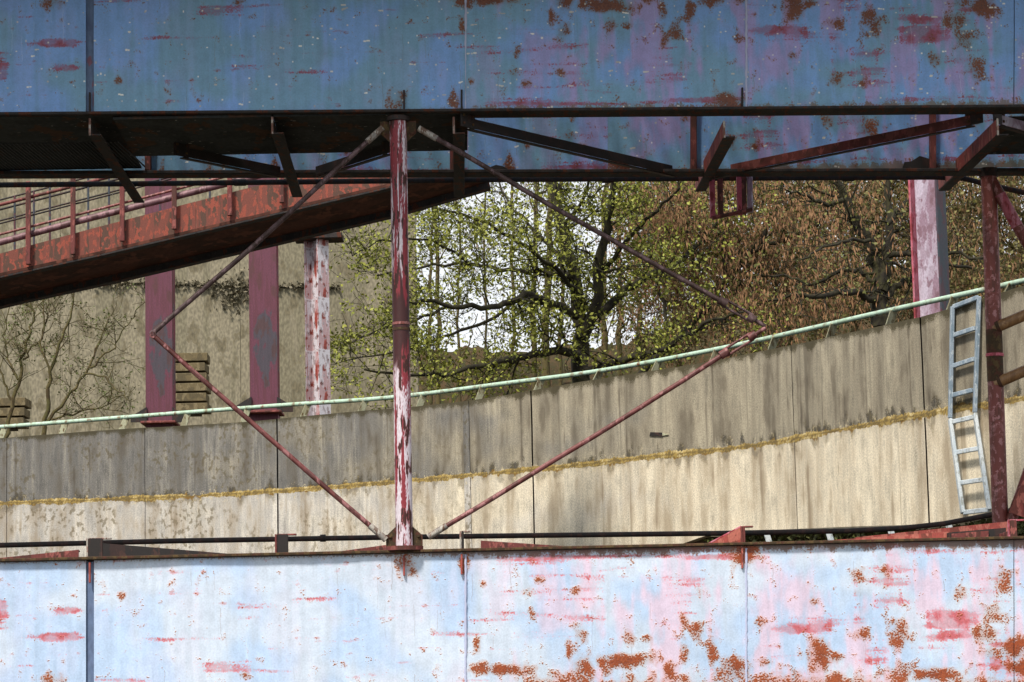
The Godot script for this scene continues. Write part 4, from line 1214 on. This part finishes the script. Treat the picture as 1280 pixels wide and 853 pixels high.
func build_back() -> void:
	# tall concrete wall behind, left
	var d := 44.0
	var w := thing("concrete_building", "tall streaky olive concrete wall behind the magenta columns", "building", D(260, 540, d), "")
	var xs := [-330.0, -190.0, -60.0, 75.0, 205.0, 300.0, 410.0, 521.0]
	for k in 7:
		for c in [[120.0, 600.0, M.back_wall, 0.0]]:
			var a := D(xs[k] + 0.1, c[1], d)
			var b := D(xs[k + 1] - 0.1, c[0], d)
			a.x = D(xs[k] + 0.1, 380, d).x
			b.x = D(xs[k + 1] - 0.1, 380, d).x
			block(w, "wall_panel", Transform3D(Basis(), Vector3((a.x + b.x) * 0.5, (a.y + b.y) * 0.5, -d - 0.15 - c[3])), Vector3(b.x - a.x, b.y - a.y, 0.3), c[2])
	block(w, "backing", Transform3D(Basis(), D(95, 320, d + 0.4)), Vector3(D(521, 320, d).x - D(-330, 320, d).x, 10.0, 0.1), M.concrete)
	# a ragged dark ledge along it
	var rng := RandomNumberGenerator.new()
	rng.seed = 4
	var iv := thing("wall_ivy", "dark ragged line of ivy across the concrete wall behind the magenta columns", "ivy", D(292, 380, d), "")
	var lb := Buf.new()
	for k in 1500:
		var x := rng.randf_range(50, 425)
		var y := 355.0 + rng.randfn() * 3.0 + (x - 230.0) * 0.02
		if k < 260:
			x = 292.0 + rng.randfn() * 13.0
			y = 366.0 + rng.randfn() * 11.0
		elif rng.randf() > 0.35 + 0.65 * absf(sin(x * 0.05 + 1.0)): continue
		leaf_into(lb, D(x, y, d - rng.randf_range(0.01, 0.08)), rng, rng.randf_range(0.012, 0.03), Color(0.09, 0.08, 0.045).lerp(Color(0.20, 0.17, 0.11), rng.randf()), 1.5)
	var lf := part(iv, "leaves", lb.mesh(true), M.catkin)
	lf.set_meta("kind", "stuff")
	part(iv, "stem", tube([D(50, 352, d - 0.012), D(150, 354, d - 0.012), D(292, 358, d - 0.012), D(425, 360, d - 0.012)], 0.012, 6), M.bark)
	for st in [[238.0, 44.0, 442.0, 6, 41.5, "weathered timber steps stacked between the magenta columns"], [8.0, 52.0, 498.0, 3, 41.5, "low timber stack at the left edge behind the bare shrubs"]]:
		var tm := thing("timber_stack", st[5], "timber", D(st[0], 525, st[4]), "timber stacks against the concrete wall")
		for k in int(st[3]):
			var c := D(st[0] + rng.randf_range(-2, 2), st[2] + 7.0 + k * 12.5, st[4] - 0.03 * k)
			block(tm, "plank", Transform3D(Basis(Vector3.UP, rng.randf_range(-0.03, 0.03)), c), Vector3(st[1] / F * st[4], 0.125, 0.5), M.timber)
			block(tm, "spacer", Transform3D(Basis(), c + Vector3(rng.randf_range(-0.1, 0.1), -0.077, -0.1)), Vector3(0.4, 0.03, 0.3), M.steel_dark)

# ---------------------------------------------------------------- trees
func leaf_into(b: Buf, p: Vector3, rng: RandomNumberGenerator, s: float, c: Color, aspect := 1.7) -> void:
	var a := Vector3(rng.randfn(), rng.randfn(), rng.randfn()).normalized()
	var q := Vector3(rng.randfn(), rng.randfn(), rng.randfn()).normalized()
	var e := a.cross(q).normalized()
	var nn := a.cross(e).normalized()
	var k := b.v.size()
	b.v.append(p - a * s * aspect); b.v.append(p + e * s + nn * s * 0.25); b.v.append(p + a * s * aspect); b.v.append(p - e * s + nn * s * 0.25)
	for j in 4:
		b.n.append(nn); b.c.append(c)
	b.i.append_array([k, k + 1, k + 2, k, k + 2, k + 3])

func catkin_into(b: Buf, p: Vector3, rng: RandomNumberGenerator, ln: float, c: Color) -> void:
	var an := rng.randf() * PI
	var e := Vector3(cos(an), 0, sin(an))
	var dn := Vector3(rng.randfn() * 0.3, -1, rng.randfn() * 0.3) * ln
	for s in 2:
		var nn := Vector3(-e.z, 0, e.x)
		var k := b.v.size()
		var w := e * 0.011
		b.v.append(p); b.v.append(p + dn * 0.4 + w); b.v.append(p + dn); b.v.append(p + dn * 0.4 - w)
		for j in 4:
			b.n.append(nn); b.c.append(c)
		b.i.append_array([k, k + 1, k + 2, k, k + 2, k + 3])
		e = nn

# dress: [leaf count per twig, leaf size, colours a and b, catkins per twig, colours]
func twig(wood: Buf, leaves: Buf, p: Vector3, dir: Vector3, ln: float, r: float, level: int, rng: RandomNumberGenerator, dress: Dictionary) -> void:
	var n := 4 if level > 0 else 3
	var pts := [p]
	var rr := [r]
	var d := dir
	var q := p
	for k in n:
		d = (d + Vector3(rng.randfn(), rng.randfn() * 0.8 + dress.lift, rng.randfn()) * dress.wander).normalized()
		q += d * ln / n
		pts.append(q)
		rr.append(maxf(r * (1.0 - 0.75 * (k + 1) / n), 0.0035))
	tube_into(wood, pts, rr, 5 if level > 1 else 3, false)
	if level == 0:
		for k in int(dress.leaves):
			var at: Vector3 = pts[1 + rng.randi() % n] + Vector3(rng.randfn(), rng.randfn(), rng.randfn()) * dress.spread
			leaf_into(leaves, at, rng, dress.size * rng.randf_range(0.6, 1.25), (dress.a as Color).lerp(dress.b, rng.randf()))
		for k in int(dress.catkins):
			var at: Vector3 = pts[1 + rng.randi() % n] + Vector3(rng.randfn(), rng.randfn(), rng.randfn()) * dress.spread * 1.3
			catkin_into(leaves, at, rng, rng.randf_range(0.05, 0.14), (dress.ca as Color).lerp(dress.cb, rng.randf()))
		return
	for k in int(dress.kids):
		var j := 1 + rng.randi() % n
		var base: Vector3 = pts[j].lerp(pts[j - 1], rng.randf())
		var ax := Vector3(rng.randfn(), rng.randfn(), rng.randfn() * 0.8).normalized()
		var nd := (d * 0.75 + ax * 0.8).normalized()
		twig(wood, leaves, base, nd, ln * rng.randf_range(0.4, 0.75), r * 0.5, level - 1, rng, dress)

# limbs: list of [[pixel polyline], start radius px, end radius px, depth drift]
func tree(called: String, label: String, d: float, base_px: Array, limbs: Array, dress: Dictionary, sd: int, step: float, twig_len: float, bark: Material, leafm: Material, group := "") -> void:
	var rng := RandomNumberGenerator.new()
	rng.seed = sd
	var base := D(base_px[0], base_px[1], d)
	var t := thing(called, label, "tree" if not called.contains("shrub") else "shrub", base, group)
	var trunk := Buf.new()
	var wood := Buf.new()
	var leaves := Buf.new()
	var li := 0
	for L in limbs:
		var px: Array = L[0]
		var pts := []
		var rr := []
		for k in px.size() - 1:
			for s in 4:
				var f := s / 4.0
				var gk := (k + f) / (px.size() - 1)
				var x := lerpf(px[k][0], px[k + 1][0], f) + (rng.randfn() * 1.6 if not (k == 0 and s == 0) else 0.0)
				var y := lerpf(px[k][1], px[k + 1][1], f) + (rng.randfn() * 1.6 if not (k == 0 and s == 0) else 0.0)
				pts.append(D(x, y, d + L[3] * gk))
				rr.append(lerpf(L[1], L[2], gk) * d / F)
		pts.append(D(px[px.size() - 1][0], px[px.size() - 1][1], d + L[3]))
		rr.append(L[2] * d / F)
		tube_into(trunk if li == 0 else wood, pts, rr, 9, true)
		var skip := 0.45 if li == 0 else 0.12
		var total := 0.0
		for k in pts.size() - 1: total += pts[k].distance_to(pts[k + 1])
		var cnt := int(total * (1.0 - skip) / step)
		for k in cnt:
			var g := lerpf(skip, 1.0, (k + rng.randf()) / cnt) * (pts.size() - 1)
			var j := mini(int(g), pts.size() - 2)
			var p: Vector3 = pts[j].lerp(pts[j + 1], g - j)
			var along: Vector3 = (pts[j + 1] - pts[j]).normalized()
			var nd := (along * 0.5 + Vector3(rng.randfn(), rng.randfn() * 0.9 + dress.lift, rng.randfn())).normalized()
			twig(wood, leaves, p, nd, twig_len * rng.randf_range(0.5, 1.2), maxf(rr[j] * 0.35, 0.008), 2, rng, dress)
		li += 1
	part(t, "trunk", trunk.mesh(), bark)
	part(t, "branches", wood.mesh(), bark)
	if leaves.v.size() > 0: part(t, "crown", leaves.mesh(true), leafm)

func build_trees() -> void:
	var spring := {leaves = 9, size = 0.019, spread = 0.075, a = Color(0.12, 0.14, 0.018), b = Color(0.33, 0.34, 0.05), catkins = 0, ca = Color.BLACK, cb = Color.BLACK, kids = 4, wander = 0.28, lift = 0.1}
	tree("leafing_tree", "big spreading tree with fresh green leaves right of the central post", 40.0, [727, 490],
		[[[[727, 495], [726, 450], [728, 415], [722, 380], [716, 330], [700, 280], [690, 220], [684, 150]], 12, 5, 1.0],
		[[[730, 420], [742, 385], [748, 330], [760, 270], [772, 215], [780, 150]], 8, 3, -1.0],
		[[[722, 395], [690, 378], [655, 368], [625, 384], [580, 384], [530, 376], [500, 380]], 6, 1.5, -2.0],
		[[[722, 445], [700, 437], [660, 448], [625, 452], [570, 466], [520, 470], [455, 462]], 6, 1.2, -2.5],
		[[[735, 400], [765, 378], [800, 350], [845, 330], [880, 300], [900, 270]], 6.5, 2, 1.5],
		[[[732, 465], [770, 452], [815, 442], [845, 428], [880, 405], [930, 390]], 5.5, 1.5, -1.5],
		[[[718, 345], [690, 340], [650, 338], [600, 332], [540, 330], [470, 345]], 4, 1.2, 1.0],
		[[[722, 370], [700, 340], [660, 310], [610, 280], [560, 262], [520, 250]], 3.5, 1.0, -2.0],
		[[[745, 350], [775, 310], [800, 280], [830, 255], [850, 235]], 3.5, 1.2, -1.0],
		[[[714, 330], [680, 300], [640, 260], [615, 215]], 3, 1.2, 1.5],
		[[[560, 384], [520, 400], [470, 415], [430, 430]], 2.2, 0.8, -1.0],
		[[[600, 332], [540, 300], [480, 300], [440, 320]], 2.0, 0.8, -1.5],
		[[[640, 380], [590, 410], [540, 425], [490, 440], [440, 450]], 2.4, 0.8, -2.0],
		[[[700, 290], [730, 250], [745, 200]], 3, 1.2, -1.0]],
		spring, 5, 0.22, 0.85, M.bark, M.leaf)
	var cat := {leaves = 5, size = 0.018, spread = 0.09, a = Color(0.08, 0.09, 0.015), b = Color(0.18, 0.17, 0.04), catkins = 7, ca = Color(0.18, 0.095, 0.045), cb = Color(0.44, 0.25, 0.125), kids = 4, wander = 0.3, lift = 0.0}
	tree("catkin_tree", "tree hung with brown catkins between the big tree and the right tree", 42.0, [800, 470],
		[[[[790, 478], [830, 440], [870, 400], [910, 350], [950, 300], [975, 250], [990, 190]], 5, 2.5, 0.0],
		[[[850, 420], [900, 405], [950, 380], [1000, 365], [1050, 350]], 3, 1.2, -1.0],
		[[[880, 385], [870, 340], [860, 290], [850, 240], [845, 190]], 3, 1.2, -1.0],
		[[[910, 350], [900, 310], [905, 260], [900, 200]], 3, 1.2, 0.5],
		[[[940, 315], [980, 300], [1020, 280], [1060, 240]], 3, 1.2, -1.0],
		[[[840, 430], [830, 380], [815, 330], [820, 280], [815, 230]], 2.6, 1, 0.8],
		[[[895, 375], [940, 350], [985, 335], [1030, 320]], 2.6, 1, 0.8]],
		cat, 6, 0.16, 0.8, M.bark, M.catkin)
	var mixed := cat.duplicate()
	mixed.catkins = 1
	mixed.leaves = 2
	mixed.kids = 3
	tree("old_tree", "dark many limbed tree at the right, left of the pink column", 36.5, [1101, 405],
		[[[[1101, 410], [1100, 380], [1098, 345], [1092, 315], [1075, 285], [1060, 255], [1048, 225], [1040, 180]], 12, 3, 0.5],
		[[[1102, 365], [1108, 330], [1112, 290], [1108, 250], [1110, 190]], 8, 2.5, 0.5],
		[[[1096, 378], [1075, 366], [1050, 366], [1025, 371], [997, 370]], 5, 2.6, -1.0],
		[[[1094, 352], [1075, 340], [1050, 342], [1010, 357], [985, 345], [960, 345]], 3.5, 1.2, 0.5],
		[[[1108, 372], [1125, 355], [1145, 345], [1180, 330], [1215, 335]], 5, 1.6, 0.6],
		[[[1112, 320], [1135, 318], [1160, 312], [1200, 318], [1240, 325]], 4, 1.4, -0.8],
		[[[1088, 300], [1060, 300], [1030, 310], [1000, 325]], 2.6, 1.0, -1.0],
		[[[1056, 250], [1035, 255], [1008, 246], [985, 238]], 3.4, 1.2, -0.6],
		[[[1110, 280], [1130, 255], [1150, 235], [1165, 200]], 3.4, 1.5, 0.5],
		[[[1110, 388], [1130, 382], [1160, 380], [1200, 372]], 3.0, 1.2, 0.5]],
		mixed, 7, 0.2, 0.75, M.bark, M.catkin)
	# dense thicket of slender trees further back
	var rng := RandomNumberGenerator.new()
	rng.seed = 99
	var th := {leaves = 7, size = 0.026, spread = 0.16, a = Color(0.06, 0.055, 0.014), b = Color(0.20, 0.17, 0.045), catkins = 4, ca = Color(0.14, 0.08, 0.038), cb = Color(0.33, 0.19, 0.09), kids = 4, wander = 0.3, lift = 0.05}
	var spots := [[800, 52], [850, 55], [905, 50], [945, 56], [985, 51], [1025, 55], [1065, 50], [1100, 56], [1140, 51], [1180, 55], [1215, 50], [1250, 55], [1285, 51], [1330, 54]]
	for s in spots:
		var x: float = s[0]
		var yb := lookup(crown, x) + 25.0
		var limbs := [[[[x, yb], [x + rng.randfn() * 6, yb - 70], [x + rng.randfn() * 10, yb - 150], [x + rng.randfn() * 14, 180], [x + rng.randfn() * 14, 120]], 4.5, 1.5, 0.0]]
		for k in 5:
			var y := lerpf(yb - 20, 230, (k + 0.5) / 5.0)
			var sg := 1.0 if k % 2 == 0 else -1.0
			limbs.append([[[x, y], [x + sg * 22, y - 16], [x + sg * 44, y - 40 + rng.randfn() * 8]], 2.0, 0.8, rng.randfn()])
		tree("thicket_tree", "slender brown tree in the thicket behind the right hand trees", s[1], [x, yb], limbs, th, int(x), 0.2, 0.85, M.bark_pale, M.catkin, "slender trees of the thicket")
	# thin bare trunks against the white sky
	var bare := {leaves = 2, size = 0.024, spread = 0.1, a = Color(0.10, 0.12, 0.03), b = Color(0.22, 0.23, 0.06), catkins = 1, ca = Color(0.2, 0.13, 0.08), cb = Color(0.3, 0.2, 0.12), kids = 3, wander = 0.22, lift = 0.25}
	for s in [[537, 54, 2.2], [548, 58, 3.0], [608, 56, 1.6], [640, 60, 2.4], [668, 57, 3.6], [684, 53, 5.0], [755, 57, 4.2], [776, 54, 3.6], [700, 60, 2.6], [575, 60, 1.8]]:
		var x: float = s[0]
		var yb := lookup(crown, x) + 15.0
		var limbs := [[[[x, yb], [x + rng.randfn() * 2, yb - 90], [x + rng.randfn() * 3, yb - 190], [x + rng.randfn() * 4, yb - 300], [x + rng.randfn() * 4, yb - 360]], s[2] * 1.1, s[2] * 0.6, 0.0]]
		for k in 4:
			var y := lerpf(yb - 40, 235, (k + 0.5) / 4.0)
			var sg := 1.0 if k % 2 == 0 else -1.0
			limbs.append([[[x, y], [x + sg * 12, y - 22], [x + sg * 22, y - 55]], 1.0, 0.5, 0.0])
		tree("slender_trunk", "thin upright trunk against the white sky behind the big tree", s[1], [x, yb], limbs, bare, int(x) + 3, 0.34, 0.8, M.bark_pale, M.leaf, "thin trunks against the sky")
	# bare shrubs at the left, in front of the concrete
	var twiggy := {leaves = 3, size = 0.012, spread = 0.05, a = Color(0.06, 0.08, 0.015), b = Color(0.12, 0.14, 0.03), catkins = 0, ca = Color.BLACK, cb = Color.BLACK, kids = 3, wander = 0.25, lift = 0.2}
	tree("bare_shrub", "bare twiggy shrub at the left edge behind the rail", 37.5, [8, 545], [[[[6, 548], [14, 510], [24, 470], [32, 430], [42, 400], [38, 365]], 3, 1.0, 0.0], [[[22, 475], [10, 450], [4, 420], [12, 380]], 1.6, 0.6, 0.3], [[[14, 500], [4, 470], [-12, 440], [-20, 400]], 1.6, 0.6, 0.0], [[[28, 450], [45, 430], [58, 400], [60, 372]], 1.5, 0.6, -0.3]], twiggy, 31, 0.2, 0.6, M.bark_pale, M.leaf, "")
	tree("bare_shrub", "bare twiggy shrub left of the first magenta column", 37.0, [56, 540], [[[[54, 545], [60, 505], [62, 465], [74, 430], [86, 395], [92, 365]], 3.2, 1.0, 0.0], [[[56, 530], [80, 500], [108, 468], [120, 435], [135, 400]], 2.4, 0.8, 0.3], [[[106, 468], [130, 472], [150, 490], [165, 500]], 1.4, 0.5, -0.3], [[[62, 470], [52, 430], [56, 390], [54, 360]], 1.6, 0.6, 0.0], [[[64, 525], [100, 515], [128, 508], [150, 495]], 1.5, 0.5, 0.2], [[[112, 460], [138, 440], [152, 415], [170, 395]], 1.4, 0.5, 0.0]], twiggy, 32, 0.16, 0.6, M.bark_pale, M.leaf, "")
	print("trees ", Time.get_ticks_msec())

func build_ground() -> void:
	var pm := PlaneMesh.new()
	pm.size = Vector2(500, 500)
	var g := structure("ground", pm, M.ground)
	# the raised ground behind the wall
	var b := Buf.new()
	var xs := []
	for k in 41: xs.append(lerpf(-255, 1415, k / 40.0))
	for k in 41:
		var p := wall_point(xs[k], 0) + wall_normal(xs[k]) * 0.28
		p.y -= 0.1
		var out := Vector3(p.x, 0, p.z).normalized()
		for dist in [0.0, 4.0, 16.0, 240.0]:
			var spread := 1.0 if dist < 100 else 1.0
			b.v.append(Vector3(p.x, p.y, p.z) + out * dist * spread)
			b.n.append(Vector3.UP)
	for k in 40:
		for j in 3:
			var a := k * 4 + j
			b.i.append_array([a, a + 1, a + 4, a + 1, a + 5, a + 4])
	structure("terrace_ground", b.mesh(), M.bank)
	# wooded bank behind
	var bk := Buf.new()
	var rng := RandomNumberGenerator.new()
	rng.seed = 8
	var nz := FastNoiseLite.new()
	nz.seed = 3
	nz.frequency = 0.25
	var prof := [[510, 440], [560, 434], [700, 436], [790, 420], [850, 395], [950, 365], [1050, 345], [1150, 330], [1280, 318], [1440, 300]]
	for k in 121:
		var x := lerpf(512, 1440, k / 120.0)
		var yc := lookup(prof, x)
		for j in 8:
			var f := j / 7.0
			var top := D(x, yc, 66)
			var low := D(x, lookup(crown, x) + 30.0, 58)
			var p := low.lerp(top, f) + Vector3(0, nz.get_noise_2d(x * 0.08, j * 2.0) * 0.35, nz.get_noise_2d(x * 0.1, j * 3.0 + 40.0) * 0.5)
			bk.v.append(p)
			bk.n.append(Vector3(0, 0.5, 0.86))
	for k in 120:
		for j in 7:
			var a := k * 8 + j
			bk.i.append_array([a, a + 1, a + 8, a + 1, a + 9, a + 8])
	structure("wooded_bank", bk.mesh(), M.bank)

func _ready() -> void:
	# camera
	var pitch := atan(474.0 / F)
	cam_basis = Basis(Vector3.RIGHT, pitch) * Basis(Vector3(0, 0, 1), deg_to_rad(-1.3))
	var cam := Camera3D.new()
	cam.name = "camera"
	add_child(cam)
	cam.transform = Transform3D(cam_basis, cam_pos)
	cam.fov = rad_to_deg(2.0 * atan(426.5 / F))
	cam.near = 0.1
	cam.far = 800.0
	cam.current = true
	# sky and exposure
	var sky := ProceduralSkyMaterial.new()
	sky.sky_top_color = Color(0.84, 0.865, 0.90)
	sky.sky_horizon_color = Color(0.93, 0.94, 0.95)
	sky.sky_curve = 0.2
	sky.ground_bottom_color = Color(0.25, 0.24, 0.2)
	sky.ground_horizon_color = Color(0.5, 0.5, 0.48)
	sky.sun_angle_max = 0.0
	var env := Environment.new()
	env.background_mode = Environment.BG_SKY
	env.sky = Sky.new()
	env.sky.sky_material = sky
	env.tonemap_mode = Environment.TONE_MAPPER_LINEAR
	env.tonemap_exposure = 1.3
	env.sdfgi_enabled = true
	env.ssao_enabled = true
	env.ssil_enabled = true
	var we := WorldEnvironment.new()
	we.name = "world_environment"
	we.environment = env
	add_child(we)
	# hazy sun, high on the left behind the viewer
	var sun := DirectionalLight3D.new()
	sun.name = "sun"
	sun.light_energy = 1.15
	sun.light_angular_distance = 8.0
	sun.light_color = Color(1.0, 0.97, 0.93)
	sun.shadow_enabled = true
	add_child(sun)
	sun.look_at_from_position(Vector3(-4.5, 13.5, 8.6), Vector3.ZERO, Vector3.UP)

	g_origin = D(498, 415, 20.0)
	var th := deg_to_rad(1.3)
	g_right = Vector3(cos(th), 0, -sin(th))
	g_back = Vector3(-sin(th), 0, -cos(th))
	make_materials()
	M.joint_blue = mat_tri(paint_tex(70, Color(0.40, 0.48, 0.60), Color(0.34, 0.40, 0.52), Color(0.52, 0.36, 0.42), 0.55, 0.62, 6, 256), 0.8)
	M.column_print = mat_uv(column_tex(), 0.6)
	M.joint_mid = mat_tri(paint_tex(79, Color(0.44, 0.52, 0.64), Color(0.36, 0.43, 0.55), Color(0.56, 0.40, 0.46), 0.54, 0.66, 6, 256), 0.8)
	M.joint_red = mat_tri(paint_tex(71, Color(0.36, 0.18, 0.22), Color(0.25, 0.16, 0.18), Color(0.45, 0.30, 0.35), 0.55, 0.62, 6, 256), 0.8)
	M.joint_blue_light = flat_mat(Color(0.66, 0.74, 0.86))
	M.joint_pale = flat_mat(Color(0.72, 0.74, 0.84))
	M.cut_edge = mat_tri(paint_tex(72, Color(0.66, 0.64, 0.60), Color(0.55, 0.42, 0.38), Color(0.4, 0.25, 0.2), 0.55, 0.62, 1, 256), 3.0)
	M.galv_worn = mat_tri(paint_tex(73, Color(0.52, 0.50, 0.48), Color(0.36, 0.25, 0.18), Color(0.68, 0.66, 0.62), 0.5, 0.58, 1, 256), 3.0)
	M.underside = mat_tri(flecked(paint_tex(74, Color(0.26, 0.27, 0.27), Color(0.23, 0.24, 0.24), Color(0.32, 0.25, 0.21), 0.55, 0.68, 1, 256), 90, 5), 0.63, 0.85)
	M.grate = flat_mat(Color(0.30, 0.31, 0.32), 0.6)
	M.underside_brown = mat_tri(paint_tex(75, Color(0.33, 0.22, 0.19), Color(0.27, 0.19, 0.165), Color(0.40, 0.26, 0.22), 0.55, 0.66, 1, 256), 0.5, 0.8)
	M.incline = mat_tri(paint_tex(76, Color(0.47, 0.25, 0.20), Color(0.34, 0.23, 0.18), Color(0.58, 0.28, 0.21), 0.53, 0.60, 8), 1.5, 0.75)
	M.pipe_lilac = mat_tri(paint_tex(77, Color(0.44, 0.30, 0.32), Color(0.33, 0.20, 0.2), Color(0.55, 0.40, 0.42), 0.52, 0.58, 2, 256), 1.2, 0.55)

	for k in ["underside", "steel_black", "underside_brown", "grate"]: M[k].metallic_specular = 0.12
	build_ground()
	build_wall()
	build_back()
	near_girder(true)
	near_girder(false)
	build_upper_bridge()
	build_lower_bridge()
	build_centre()
	build_right_post()
	build_columns()
	build_incline()
	print("steel ", Time.get_ticks_msec())
	build_trees()
